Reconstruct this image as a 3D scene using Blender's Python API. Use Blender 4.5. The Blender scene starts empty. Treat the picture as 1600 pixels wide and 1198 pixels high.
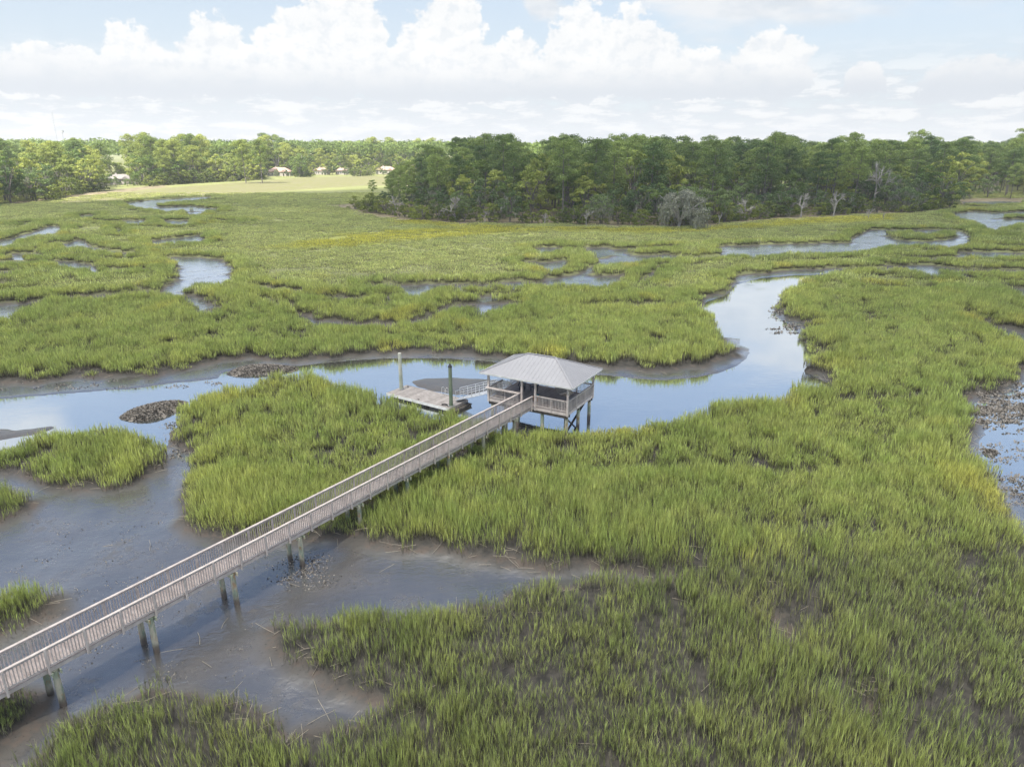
import bpy, bmesh, math, random
import numpy as np
from mathutils import Vector, Matrix, noise as mnoise

rng = np.random.default_rng(7)
random.seed(7)
sc = bpy.context.scene
col = sc.collection
PI = math.pi

# ------------------------------------------------------------------ camera
CAM_H, FOC, HOR = 24.1, 1100.0, 228.0
PITCH = math.atan((599 - HOR) / FOC)
cam_d = bpy.data.cameras.new('camera')
cam = bpy.data.objects.new('camera', cam_d)
col.objects.link(cam)
cam.location = (0, 0, CAM_H)
cam.rotation_euler = (PI / 2 - PITCH, 0, 0)
cam_d.sensor_width = 36
cam_d.lens = FOC / 1600 * 36
cam_d.clip_start = 0.5
cam_d.clip_end = 20000
sc.camera = cam

# ------------------------------------------------------------------ light
SUN_EL, SUN_AZ = math.radians(58), math.radians(212)   # azimuth clockwise from +Y (behind the camera, to the left)
SUNV = Vector((math.sin(SUN_AZ) * math.cos(SUN_EL), math.cos(SUN_AZ) * math.cos(SUN_EL), math.sin(SUN_EL)))
sl = bpy.data.lights.new('sun', 'SUN')
sl.energy = 4.4
sl.angle = math.radians(0.6)
sl.color = (1.0, 0.95, 0.86)
so = bpy.data.objects.new('sun', sl)
so.rotation_euler = (-SUNV).to_track_quat('-Z', 'Y').to_euler()
so.location = (0, 0, 300)
col.objects.link(so)

sc.view_settings.view_transform = 'Standard'
sc.view_settings.look = 'None'
sc.view_settings.gamma = 1
sc.view_settings.exposure = 1.30


class NT:
    """small node-tree helper"""
    def __init__(s, tree):
        s.t = tree; s.n = tree.nodes; s.l = tree.links; s.n.clear()

    def new(s, typ, **kw):
        n = s.n.new(typ)
        for k, v in kw.items():
            setattr(n, k, v)
        return n

    def put(s, sock, v):
        if isinstance(v, bpy.types.NodeSocket):
            s.l.new(v, sock)
        elif v is not None:
            if isinstance(v, (tuple, list)) and len(v) == 3 and sock.type == 'RGBA':
                v = (*v, 1)
            sock.default_value = v

    def math(s, op, a, b=None, c=None, clamp=False):
        n = s.new('ShaderNodeMath', operation=op, use_clamp=clamp)
        s.put(n.inputs[0], a)
        if b is not None: s.put(n.inputs[1], b)
        if c is not None: s.put(n.inputs[2], c)
        return n.outputs[0]

    def mix(s, f, a, b):
        n = s.new('ShaderNodeMix', data_type='RGBA')
        s.put(n.inputs[0], f); s.put(n.inputs[6], a); s.put(n.inputs[7], b)
        return n.outputs[2]

    def smooth(s, v, lo, hi, a=0.0, b=1.0):
        n = s.new('ShaderNodeMapRange', interpolation_type='SMOOTHSTEP')
        s.put(n.inputs[0], v)
        for i, x in enumerate((lo, hi, a, b)): n.inputs[1 + i].default_value = x
        return n.outputs[0]

    def noise(s, vec, scale, detail=4, rough=0.55, dist=0.0):
        n = s.new('ShaderNodeTexNoise')
        if vec is not None: s.put(n.inputs['Vector'], vec)
        n.inputs['Scale'].default_value = scale
        n.inputs['Detail'].default_value = detail
        n.inputs['Roughness'].default_value = rough
        n.inputs['Distortion'].default_value = dist
        return n.outputs[0]

    def scale(s, vec, v3):
        n = s.new('ShaderNodeMapping')
        s.put(n.inputs[0], vec); n.inputs['Scale'].default_value = v3
        return n.outputs[0]

    def attr(s, name):
        return s.new('ShaderNodeAttribute', attribute_name=name).outputs['Fac']


# world: Nishita sky with procedural cumulus laid out by direction
world = bpy.data.worlds.new('World')
sc.world = world
world.use_nodes = True
W = NT(world.node_tree)
sky = W.new('ShaderNodeTexSky', sky_type='NISHITA', sun_disc=False, sun_elevation=SUN_EL, sun_rotation=SUN_AZ)
sky.air_density = 1.0; sky.dust_density = 0.6; sky.ozone_density = 1.6
tc = W.new('ShaderNodeTexCoord')
sep = W.new('ShaderNodeSeparateXYZ'); W.l.new(tc.outputs['Generated'], sep.inputs[0])
az = W.math('MULTIPLY', W.math('ARCTAN2', sep.outputs[0], sep.outputs[1]), 180 / PI)
el = W.math('MULTIPLY', W.math('ARCSINE', sep.outputs[2]), 180 / PI)
cmb = W.new('ShaderNodeCombineXYZ'); W.l.new(az, cmb.inputs[0]); W.l.new(el, cmb.inputs[1])
ae = cmb.outputs[0]
nz1 = W.noise(W.scale(ae, (0.22, 0.30, 1)), 1.0, 8, 0.62)
bwob = W.math('MULTIPLY', W.math('SUBTRACT', W.noise(W.scale(ae, (0.30, 0.05, 1)), 1.0, 4, 0.6), 0.5), 2.6)
nz2 = W.noise(W.scale(ae, (0.8, 1.0, 1)), 1.0, 7, 0.66)
# (azimuth, elevation of base, half width, height)
CL = [(-14.6, 3.5, 4.6, 6.8), (-11.8, 3.5, 3.6, 9.6), (-4.2, 3.5, 2.7, 9.3), (-5.0, 3.5, 5.6, 6.0), (0.4, 3.5, 3.2, 4.8), (4.8, 3.5, 3.2, 7.0), (8.8, 3.5, 4.6, 6.2),
      (12.6, 3.5, 4.4, 3.6), (18.8, 3.5, 3.4, 4.8), (16.0, 3.5, 3.2, 2.8), (-21.2, 3.5, 2.9, 5.4), (-20.0, 3.5, 6.0, 3.4), (-26.2, 3.5, 2.3, 4.7), (-30.6, 3.4, 4.2, 3.0),
      (-40.0, 3.0, 4.6, 4.8), (31.5, 3.2, 3.8, 2.7), (24.8, 3.6, 1.5, 2.0), (37.5, 3.2, 3.2, 2.6), (-50, 3, 6, 6), (50, 3, 6, 6)]
field = None
shade = None
for (a0, e0, ra, rh) in CL:
    dx = W.math('DIVIDE', W.math('SUBTRACT', az, a0), ra)
    dy = W.math('DIVIDE', W.math('SUBTRACT', el, e0), rh)
    r2 = W.math('ADD', W.math('MULTIPLY', dx, dx), W.math('MULTIPLY', dy, dy))
    v = W.math('SUBTRACT', 1.0, r2)
    b = W.math('MULTIPLY', W.math('ADD', W.math('SUBTRACT', el, e0 - 0.4), bwob), 1.1)     # flat base
    v = W.math('MINIMUM', v, b)
    field = v if field is None else W.math('MAXIMUM', field, v)
nn = W.math('ADD', W.math('MULTIPLY', W.math('SUBTRACT', nz1, 0.5), 1.5), W.math('MULTIPLY', W.math('SUBTRACT', nz2, 0.5), 1.15))
cf = W.math('ADD', field, nn)
cum = W.smooth(cf, 0.08, 0.24)
vo = W.new('ShaderNodeVectorMath', operation='ADD'); W.l.new(ae, vo.inputs[0]); vo.inputs[1].default_value = (-0.35, 0.55, 0)
nz3 = W.noise(W.scale(vo.outputs[0], (0.8, 1.0, 1)), 1.0, 7, 0.66)
relief = W.smooth(W.math('SUBTRACT', nz2, nz3), -0.16, 0.05)
# distant layered bands low on the horizon
lown = W.noise(W.scale(ae, (0.26, 1.25, 1)), 1.0, 8, 0.68)
lowm = W.math('MULTIPLY', W.smooth(lown, 0.34, 0.48), W.smooth(el, 7.5, 3.0))
# high decks: upper left, upper right, and the one that mirrors in the creek bend
def deck(a0, e0, ra, re, th, sx, sy):
    dx = W.math('DIVIDE', W.math('SUBTRACT', az, a0), ra)
    dy = W.math('DIVIDE', W.math('SUBTRACT', el, e0), re)
    v = W.math('SUBTRACT', 1.0, W.math('ADD', W.math('MULTIPLY', dx, dx), W.math('MULTIPLY', dy, dy)))
    n_ = W.noise(W.scale(ae, (sx, sy, 1)), 1.0, 5, 0.55)
    return W.smooth(W.math('ADD', v, W.math('MULTIPLY', W.math('SUBTRACT', n_, 0.5), 3.0)), th, th + 0.75)
d1 = deck(21, 12.0, 21, 5.4, 0.1, 0.09, 0.34)
d4 = deck(2.6, 9.6, 2.6, 1.5, 0.3, 0.4, 0.6)
d5 = deck(-31, 10.3, 14, 1.5, 0.1, 0.12, 0.6)
d2 = deck(-28, 13.2, 13, 1.7, 0.2, 0.09, 0.40)
d3 = deck(-37, 20, 4.5, 3.5, 0.0, 0.16, 0.25)
hi = W.math('MAXIMUM', W.math('MAXIMUM', W.math('MAXIMUM', d1, d2), d3), W.math('MAXIMUM', d4, d5))
skycol = W.new('ShaderNodeVectorMath', operation='SCALE'); W.l.new(sky.outputs[0], skycol.inputs[0]); skycol.inputs['Scale'].default_value = 0.072
hz = W.smooth(el, 32.0, 0.0)
base = W.mix(W.math('MULTIPLY', hz, 0.86), skycol.outputs[0], (0.315, 0.345, 0.375, 1))
sh = W.smooth(W.noise(W.scale(ae, (0.25, 0.5, 1)), 1.0, 5, 0.6), 0.35, 0.62)
topl = W.smooth(el, 3.4, 6.2)
white = W.mix(W.math('MULTIPLY', sh, topl), (0.315, 0.335, 0.36, 1), (0.41, 0.41, 0.41, 1))
white = W.mix(W.math('MULTIPLY', topl, 0.75), white, W.mix(relief, (0.375, 0.39, 0.405, 1), (0.44, 0.44, 0.435, 1)))
lowc = W.mix(W.smooth(lown, 0.47, 0.57), (0.315, 0.337, 0.362, 1), (0.415, 0.418, 0.42, 1))
hic = W.mix(sh, (0.31, 0.33, 0.355, 1), (0.385, 0.39, 0.395, 1))
c = W.mix(W.math('MULTIPLY', hi, 0.88), base, hic)
c = W.mix(W.math('MULTIPLY', lowm, 0.9), c, lowc)
c = W.mix(cum, c, white)
c = W.mix(W.smooth(el, 50.0, 68.0), c, (1.78, 1.74, 1.62, 1))   # unseen sky overhead made extra bright, added as soft fill light
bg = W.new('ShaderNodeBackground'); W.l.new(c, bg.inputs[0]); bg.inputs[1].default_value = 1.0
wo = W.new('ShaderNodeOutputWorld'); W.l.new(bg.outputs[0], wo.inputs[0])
world.cycles.sampling_method = 'MANUAL'
world.cycles.sample_map_resolution = 1024

# ------------------------------------------------------------------ helpers
CP, SP = math.cos(PITCH), math.sin(PITCH)
def at(x, y, h=0.0):
    """survey point: where the sight line through photo point (x, y) meets the level h"""
    dx, dy = (x - 800) / FOC, (y - 599) / FOC
    k = (h - CAM_H) / (-SP - dy * CP)
    return (dx * k, (CP - dy * SP) * k)

def tag(o, label=None, cat=None, group=None, kind=None):
    if label: o['label'] = label
    if cat: o['category'] = cat
    if group: o['group'] = group
    if kind: o['kind'] = kind
    return o

def empty(name, loc=(0, 0, 0), rz=0.0):
    o = bpy.data.objects.new(name, None)
    o.location = loc; o.rotation_euler = (0, 0, rz)
    o.empty_display_size = 0.3
    col.objects.link(o)
    return o

class MB:
    def __init__(s): s.v = []; s.f = []
    def quad(s, a, b, c_, d):
        i = len(s.v); s.v += [tuple(a), tuple(b), tuple(c_), tuple(d)]; s.f.append((i, i + 1, i + 2, i + 3))
    def hexa(s, p):
        i = len(s.v); s.v += [tuple(q) for q in p]
        s.f += [(i, i + 3, i + 2, i + 1), (i + 4, i + 5, i + 6, i + 7), (i, i + 1, i + 5, i + 4), (i + 1, i + 2, i + 6, i + 5), (i + 2, i + 3, i + 7, i + 6), (i + 3, i, i + 4, i + 7)]
    def box(s, x0, x1, y0, y1, z0, z1):
        s.hexa([(x0, y0, z0), (x1, y0, z0), (x1, y1, z0), (x0, y1, z0), (x0, y0, z1), (x1, y0, z1), (x1, y1, z1), (x0, y1, z1)])
    def bar(s, a, b, w, h, up=(0, 0, 1)):
        a = Vector(a); b = Vector(b); d = (b - a).normalized(); u = Vector(up)
        r = d.cross(u)
        if r.length < 1e-4: r = d.cross(Vector((1, 0, 0)))
        r.normalize(); u = r.cross(d); r = r * w / 2; u = u * h / 2
        s.hexa([a - r - u, a + r - u, b + r - u, b - r - u, a - r + u, a + r + u, b + r + u, b - r + u])
    def tube(s, a, b, r0, r1, n=8, caps=True):
        a = Vector(a); b = Vector(b); d = (b - a).normalized()
        r = d.cross(Vector((0, 0, 1)))
        if r.length < 1e-3: r = Vector((1, 0, 0))
        r.normalize(); u = r.cross(d); i = len(s.v)
        for P, R in ((a, r0), (b, r1)):
            for k in range(n):
                t = 2 * PI * k / n
                s.v.append(tuple(P + (r * math.cos(t) + u * math.sin(t)) * R))
        for k in range(n):
            j = (k + 1) % n; s.f.append((i + k, i + j, i + n + j, i + n + k))
        if caps:
            s.f.append(tuple(i + k for k in range(n))[::-1]); s.f.append(tuple(i + n + k for k in range(n)))
    def path(s, pts, rad, n=6):
        for k in range(len(pts) - 1): s.tube(pts[k], pts[k + 1], rad[k], rad[k + 1], n, caps=(k == len(pts) - 2 or k == 0))
    def build(s, name, mat, parent=None, smooth=False, loc=None):
        me = bpy.data.meshes.new(name); me.from_pydata(s.v, [], s.f)
        if mat: me.materials.append(mat)
        me.update()
        bm = bmesh.new(); bm.from_mesh(me); bmesh.ops.recalc_face_normals(bm, faces=bm.faces); bm.to_mesh(me); bm.free()
        if smooth: me.shade_smooth()
        o = bpy.data.objects.new(name, me); col.objects.link(o)
        if loc: o.location = loc
        if parent: o.parent = parent
        return o

def np_mesh(name, verts, faces, mat, attrs=None, nper=3):
    me = bpy.data.meshes.new(name)
    verts = np.asarray(verts, dtype=np.float32); faces = np.asarray(faces, dtype=np.int32)
    me.vertices.add(len(verts)); me.vertices.foreach_set('co', verts.ravel())
    me.loops.add(faces.size); me.loops.foreach_set('vertex_index', faces.ravel())
    me.polygons.add(len(faces)); me.polygons.foreach_set('loop_start', np.arange(0, faces.size, nper, dtype=np.int32))
    if attrs:
        for k, a in attrs.items():
            at_ = me.attributes.new(k, 'FLOAT', 'POINT'); at_.data.foreach_set('value', np.asarray(a, dtype=np.float32))
    if mat: me.materials.append(mat)
    me.update(calc_edges=True); me.validate()
    return me

def link(name, me, parent=None):
    o = bpy.data.objects.new(name, me); col.objects.link(o)
    if parent: o.parent = parent
    return o

# ------------------------------------------------------------------ materials
def material(name):
    m = bpy.data.materials.new(name); m.use_nodes = True
    return m, NT(m.node_tree)

def finish(T, colr, rough=0.7, spec=0.5, normal=None, metallic=0.0, extra=None):
    b = T.new('ShaderNodeBsdfPrincipled')
    T.put(b.inputs['Base Color'], colr); T.put(b.inputs['Roughness'], rough)
    T.put(b.inputs['Specular IOR Level'], spec); T.put(b.inputs['Metallic'], metallic)
    if normal is not None: T.l.new(normal, b.inputs['Normal'])
    if extra:
        for k, v in extra.items(): T.put(b.inputs[k], v)
    o = T.new('ShaderNodeOutputMaterial'); T.l.new(b.outputs[0], o.inputs[0])
    return b

def bump(T, h, strength=0.4, dist=0.05):
    n = T.new('ShaderNodeBump'); n.inputs['Strength'].default_value = strength; n.inputs['Distance'].default_value = dist
    T.put(n.inputs['Height'], h)
    return n.outputs[0]

def simple(name, c1, c2, rough=0.7, sc_=3.0, spec=0.4, stretch=(1, 1, 1), metallic=0.0, bs=0.2):
    m, T = material(name)
    tcn = T.new('ShaderNodeTexCoord')
    v = T.scale(tcn.outputs['Object'], stretch)
    n = T.noise(v, sc_, 6, 0.65)
    f = T.smooth(n, 0.35, 0.65)
    oi = T.new('ShaderNodeObjectInfo')
    colr = T.mix(f, (*c1, 1), (*c2, 1))
    if 'wood' in name or 'board' in name:
        gg = T.new('ShaderNodeNewGeometry'); hv = T.new('ShaderNodeHueSaturation'); T.put(hv.inputs['Color'], colr); T.put(hv.inputs['Value'], T.math('MULTIPLY', T.math('MULTIPLY_ADD', gg.outputs['Random Per Island'], 0.30, 0.84), T.math('MULTIPLY_ADD', oi.outputs['Random'], 0.16, 0.92))); colr = hv.outputs[0]
    finish(T, colr, rough, spec, bump(T, n, bs, 0.02), metallic)
    return m

M = {}
M['deckwood'] = simple('painted_wood', (0.43, 0.378, 0.348), (0.56, 0.50, 0.462), 0.75, 2.2, 0.3)
M['deckdark'] = simple('deck_board_wood', (0.275, 0.232, 0.218), (0.352, 0.303, 0.285), 0.75, 3.0, 0.3)
M['darkwood'] = simple('dark_timber', (0.035, 0.033, 0.03), (0.08, 0.07, 0.06), 0.8, 3.0, 0.3)
M['dockwood'] = simple('dock_board_wood', (0.25, 0.225, 0.21), (0.34, 0.31, 0.29), 0.8, 2.5, 0.3)
M['white'] = simple('white_paint', (0.50, 0.50, 0.48), (0.62, 0.62, 0.60), 0.5, 2.0, 0.4)
M['black'] = simple('black_plastic', (0.015, 0.015, 0.017), (0.035, 0.035, 0.04), 0.5, 4.0, 0.4)
M['alu'] = simple('aluminium', (0.50, 0.51, 0.53), (0.64, 0.65, 0.67), 0.42, 3.0, 0.5, metallic=0.55)
M['orange'] = simple('orange_varnish', (0.42, 0.17, 0.06), (0.56, 0.25, 0.10), 0.5, 5.0)
M['teal'] = simple('teal_cloth', (0.06, 0.20, 0.24), (0.10, 0.30, 0.34), 0.9, 5.0)
M['beige'] = simple('hammock_cloth', (0.42, 0.37, 0.33), (0.58, 0.53, 0.48), 0.9, 6.0)
M['navy'] = simple('dark_blue_plastic', (0.02, 0.03, 0.05), (0.05, 0.06, 0.09), 0.5, 4.0)

# pilings: pale greenish treated timber, rusty streaks, dark fouled foot
m, T = material('piling_timber'); M['piling'] = m
g = T.new('ShaderNodeNewGeometry'); sx = T.new('ShaderNodeSeparateXYZ'); T.l.new(g.outputs['Position'], sx.inputs[0])
n1 = T.noise(T.scale(g.outputs['Position'], (2.2, 2.2, 0.9)), 1.6, 5, 0.6)
n2 = T.noise(T.scale(g.outputs['Position'], (1, 1, 0.4)), 4.0, 4, 0.6)
c1 = T.mix(T.smooth(n1, 0.42, 0.58), (0.26, 0.31, 0.23, 1), (0.46, 0.43, 0.33, 1))
c1 = T.mix(T.math('MULTIPLY', T.smooth(n2, 0.54, 0.68), 0.7), c1, (0.34, 0.17, 0.07, 1))
low = T.smooth(T.math('ADD', sx.outputs[2], T.math('MULTIPLY', n1, 0.8)), 0.7, 1.3)
c1 = T.mix(low, (0.13, 0.105, 0.085, 1), c1)
finish(T, c1, 0.8, 0.3, bump(T, n2, 0.4, 0.03))

# metal roof: pale sheet with standing seams as geometry
m, T = material('pale_roof_metal'); M['roof'] = m
tcn = T.new('ShaderNodeTexCoord')
n1 = T.noise(tcn.outputs['Object'], 0.9, 5, 0.6)
n1 = T.math('ADD', T.math('MULTIPLY', n1, .6), T.math('MULTIPLY', T.noise(T.scale(tcn.outputs['Object'], (2.2, 0.5, 1)), 1.5, 5, 0.7), .4))
finish(T, T.mix(T.smooth(n1, 0.38, 0.62), (0.29, 0.287, 0.30, 1), (0.312, 0.309, 0.322, 1)), 0.5, 0.5, None, 0.15)

# marsh grass blades: attribute t runs from foot to tip of a stem
def grass_mat(name, tip1, tip2, foot, gold):
    m, T = material(name)
    g = T.new('ShaderNodeNewGeometry'); P = g.outputs['Position']
    oi = T.new('ShaderNodeObjectInfo')
    t = T.attr('t'); dead = T.attr('dead'); br = T.attr('br')
    lv = T.new('ShaderNodeAttribute', attribute_name='lv', attribute_type='INSTANCER').outputs['Fac']
    nA = T.noise(T.scale(P, (1, 1, 0.1)), 0.055, 4, 0.6)
    nB = T.noise(T.scale(P, (1, 1, 0.1)), 0.45, 4, 0.6)
    tip = T.mix(T.smooth(T.math('ADD', T.math('MULTIPLY', nA, 0.6), T.math('MULTIPLY', nB, 0.4)), 0.38, 0.62), (*tip1, 1), (*tip2, 1))
    tip = T.mix(T.math('MULTIPLY', T.smooth(T.noise(T.scale(P, (1, 1, 0.1)), 0.10, 3, 0.5), 0.54, 0.70), 0.7), tip, (*gold, 1))
    inner = T.mix(T.smooth(nB, 0.35, 0.65), tuple(x * 1.06 for x in tip1) + (1,), (tip1[0] * 1.28, tip1[1] * 1.16, tip1[2] * 1.35, 1))
    tip = T.mix(T.math('MULTIPLY_ADD', lv, 0.75, 0.25, clamp=True), inner, tip)
    gd = T.new('ShaderNodeAttribute', attribute_name='gd', attribute_type='INSTANCER').outputs['Fac']
    tip = T.mix(T.math('MULTIPLY', gd, 0.9, clamp=True), tip, (0.66, 0.63, 0.11, 1))
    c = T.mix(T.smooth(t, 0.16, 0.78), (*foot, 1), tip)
    c = T.mix(T.math('MULTIPLY', dead, 0.85), c, (0.22, 0.20, 0.165, 1))
    hsv = T.new('ShaderNodeHueSaturation'); T.put(hsv.inputs['Color'], c)
    T.put(hsv.inputs['Value'], T.math('MULTIPLY', T.math('MULTIPLY_ADD', oi.outputs['Random'], 0.35, 0.88), br))
    b = T.new('ShaderNodeBsdfPrincipled'); T.put(b.inputs['Base Color'], hsv.outputs[0])
    b.inputs['Roughness'].default_value = 0.6; b.inputs['Specular IOR Level'].default_value = 0.3
    tr = T.new('ShaderNodeBsdfTranslucent'); T.put(tr.inputs[0], hsv.outputs[0])
    mx = T.new('ShaderNodeMixShader'); mx.inputs[0].default_value = 0.36
    T.l.new(b.outputs[0], mx.inputs[1]); T.l.new(tr.outputs[0], mx.inputs[2])
    o = T.new('ShaderNodeOutputMaterial'); T.l.new(mx.outputs[0], o.inputs[0])
    return m
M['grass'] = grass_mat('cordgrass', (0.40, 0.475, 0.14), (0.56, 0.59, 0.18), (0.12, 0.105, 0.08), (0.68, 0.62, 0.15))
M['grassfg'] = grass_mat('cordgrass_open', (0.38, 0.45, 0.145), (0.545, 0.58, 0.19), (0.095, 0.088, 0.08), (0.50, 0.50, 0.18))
M['grassfar'] = grass_mat('cordgrass_far', (0.52, 0.575, 0.21), (0.63, 0.665, 0.25), (0.37, 0.37, 0.19), (0.68, 0.65, 0.20))

def leaf_mat(name, a, b_, tl=0.38, w=0.35):
    m, T = material(name)
    g = T.new('ShaderNodeNewGeometry')
    oi = T.new('ShaderNodeObjectInfo')
    n = T.noise(g.outputs['Position'], w, 4, 0.6)
    c = T.mix(T.smooth(T.math('ADD', T.math('MULTIPLY', n, 0.45), T.math('MULTIPLY', oi.outputs['Random'], 0.55)), 0.22, 0.75), (*a, 1), (*b_, 1))
    ri = T.new('ShaderNodeHueSaturation'); T.put(ri.inputs['Color'], c)
    T.put(ri.inputs['Value'], T.math('MULTIPLY_ADD', g.outputs['Random Per Island'], 0.6, 0.7))
    b = T.new('ShaderNodeBsdfPrincipled'); T.put(b.inputs['Base Color'], ri.outputs[0])
    b.inputs['Roughness'].default_value = 0.6; b.inputs['Specular IOR Level'].default_value = 0.25
    tr = T.new('ShaderNodeBsdfTranslucent'); T.put(tr.inputs[0], ri.outputs[0])
    mx = T.new('ShaderNodeMixShader'); mx.inputs[0].default_value = tl
    T.l.new(b.outputs[0], mx.inputs[1]); T.l.new(tr.outputs[0], mx.inputs[2])
    o = T.new('ShaderNodeOutputMaterial'); T.l.new(mx.outputs[0], o.inputs[0])
    return m
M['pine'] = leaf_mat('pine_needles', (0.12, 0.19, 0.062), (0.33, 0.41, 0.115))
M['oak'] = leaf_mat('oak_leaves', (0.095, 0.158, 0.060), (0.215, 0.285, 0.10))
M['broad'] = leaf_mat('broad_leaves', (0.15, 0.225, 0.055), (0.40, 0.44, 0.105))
M['shrub'] = leaf_mat('shrub_leaves', (0.115, 0.16, 0.035), (0.26, 0.30, 0.06))
M['moss'] = leaf_mat('hanging_moss', (0.28, 0.285, 0.21), (0.44, 0.43, 0.34), 0.15)
M['golden'] = leaf_mat('golden_leaves', (0.26, 0.20, 0.06), (0.36, 0.26, 0.09))
M['bark'] = simple('bark', (0.13, 0.115, 0.10), (0.24, 0.22, 0.20), 0.9, 1.2)
M['deadbark'] = simple('bleached_bark', (0.33, 0.30, 0.275), (0.46, 0.425, 0.395), 0.9, 1.2)
M['shell'] = simple('oyster_shell', (0.12, 0.105, 0.085), (0.30, 0.27, 0.235), 0.8, 9.0)
M['reed'] = simple('dead_reed', (0.30, 0.26, 0.20), (0.42, 0.37, 0.29), 0.8, 6.0)
M['wall_a'] = simple('pale_stucco', (0.42, 0.38, 0.34), (0.50, 0.46, 0.42), 0.9, 0.6)
M['roof_red'] = simple('terracotta_roof', (0.33, 0.22, 0.185), (0.42, 0.30, 0.255), 0.9, 0.9)
M['roof_grey'] = simple('grey_shingle_roof', (0.20, 0.185, 0.18), (0.28, 0.26, 0.25), 0.9, 0.9)
M['glass'] = simple('dark_glass', (0.03, 0.04, 0.05), (0.06, 0.07, 0.08), 0.1, 1.0, 0.5)
M['mast'] = simple('galvanised_mast', (0.42, 0.43, 0.45), (0.52, 0.53, 0.55), 0.6, 1.0)

# ------------------------------------------------------------------ the marsh plan (photo survey points; third number 1 = seen over grass tops)
def plan(pts):
    return np.array([at(p[0], p[1], (1.6 if p[1] > 520 else 1.1) if len(p) > 2 else 0.35) for p in pts])

OPEN = {}   # mud and water, everything else on the flats is cordgrass
OPEN['main'] = plan([(-700,610),(-300,606),(-200,603),(-60,599),(0,597),(60,595),(100,588),(160,586),(203,582),(240,584),(281,577),(344,561),(400,557),(469,561),(540,553),(600,549),(680,548),(760,553),(850,563),(900,566),(940,571),(1000,577),(1030,578),(1062,572),(1100,572),(1120,560),(1148,554),(1148,543),(1124,533,1),(1120,512,1),(1117,495,1),(1095,482,1),(1088,474),(1090,462),(1112,460),(1128,457),(1140,447),(1142,432),(1165,428),(1206,425),(1240,421),(1300,419),(1337,419),(1379,418),
 (1378,414),(1415,415),(1462,414),(1500,421),(1600,422),(1800,424),(1800,430,1),(1600,426,1),(1500,426,1),(1474,427,1),(1470,433,1),(1455,431,1),(1448,425,1),(1400,421,1),(1355,421,1),(1310,425,1),(1290,430,1),(1262,437,1),(1240,448,1),(1224,461,1),(1216,474),(1222,488),(1245,499),(1265,501),(1268,515),(1262,531),(1272,546),(1296,545),(1290,560),(1270,572),(1290,580),(1317,589,1),(1287,593,1),(1242,603,1),(1230,617,1),(1200,618,1),(1175,618,1),(1140,621,1),(1105,628,1),(1075,643,1),(1055,651,1),(1000,657,1),(930,663,1),(880,667,1),(840,666,1),(800,660,1),(728,649,1),(717,641,1),(690,640,1),(660,634,1),(630,625,1),(599,615,1),(577,608,1),(540,600,1),(498,591,1),(478,578,1),(427,579,1),(413,584,1),(399,592,1),(385,600,1),(359,599,1),(333,602,1),(313,613,1),(299,627,1),
 (291,640),(285,655),(278,672),(276,686),(300,696),(330,702),(322,716),(312,735),(300,752),(304,772),(303,790),(298,812),(315,828),(350,838),(420,832),(475,838),(530,829),(563,832),(605,846),(630,853),(680,852),(731,860),(780,868),(860,880),(925,876),(1000,890),(1060,896),(1110,905),(1060,908),(1000,895,1),(944,886,1),(887,898,1),(850,896,1),(812,908,1),(780,925,1),(737,922,1),(700,940,1),(662,940,1),(606,952,1),(575,942,1),(550,946,1),(494,953,1),(456,960,1),(440,985),(440,1012),(475,1026),(520,1060),(560,1072),(620,1100),(560,1120,1),(500,1114,1),(464,1118,1),(456,1138,1),(430,1128,1),(400,1110,1),(375,1092,1),(330,1072,1),(300,1074,1),(270,1062,1),(222,1056,1),(186,1072,1),(132,1088,1),(111,1104,1),(95,1130,1),(50,1165,1),(0,1240,1),(-60,1330,1),(-300,1500,1),(-700,1300),(-900,900),(-900,700)])
def O(name, *pts): OPEN[name] = plan(pts)
O('bend', (248,402),(275,401),(315,402),(350,406),(367,420),(366,434),(350,444,1),(320,446,1),(292,448,1),(286,456,1),(290,460),(312,462),(330,467),(335,483),(332,493,1),(317,494,1),(303,486,1),(292,476,1),(288,465,1),(260,463,1),(240,460,1),(246,452),(262,446),(277,432),(274,420),(265,411))
O('cut_a', (-200,478),(0,475),(47,471),(75,467),(120,459),(155,462),(200,458),(245,452),(244,460,1),(200,462,1),(160,466,1),(125,465,1),(90,464,1),(76,469,1),(50,479,1),(32,487,1),(15,497,1),(0,499,1),(-200,520,1))
O('cut_b', (-100,385),(0,376),(22,371),(45,364),(60,359),(75,353),(92,354),(105,358),(87,366,1),(50,370,1),(25,375,1),(12,386,1),(-20,390,1),(-100,396,1))
O('cut_c', (93,383),(110,378),(121,374),(136,377),(142,386),(160,387),(172,391),(200,395),(215,390),(219,393,1),(212,399,1),(180,396,1),(160,392,1),(138,391,1),(130,385,1),(107,388,1))
O('cut_e', (230,376),(250,375),(285,371),(320,366),(321,374,1),(310,379,1),(265,380,1),(240,383,1))
O('cut_f', (184,344),(210,345),(234,344),(225,350,1),(195,352,1))
O('cut_g', (252,344),(275,345),(299,344),(297,350,1),(275,352,1),(258,349,1))
O('cut_h', (80,407),(100,407),(118,408),(138,412),(150,415),(160,422),(157,428,1),(142,427,1),(128,419,1),(100,418,1),(84,412,1))
O('cut_i', (188,318),(225,314),(262,311),(330,308),(330,311,1),(285,315,1),(245,319,1),(266,327,1),(262,332,1),(236,327,1),(205,323,1))
O('cut_j', (290,331),(322,331),(320,335,1),(293,338,1))
O('cut_k', (178,357),(191,357),(189,364,1),(182,364,1))
O('cut_l', (120,337),(151,336),(150,340,1),(123,341,1))
O('cut_m', (-60,424),(30,424),(20,430,1),(-60,432,1))
O('cut_n', (14,395),(68,396),(65,400,1),(18,401,1))
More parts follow.
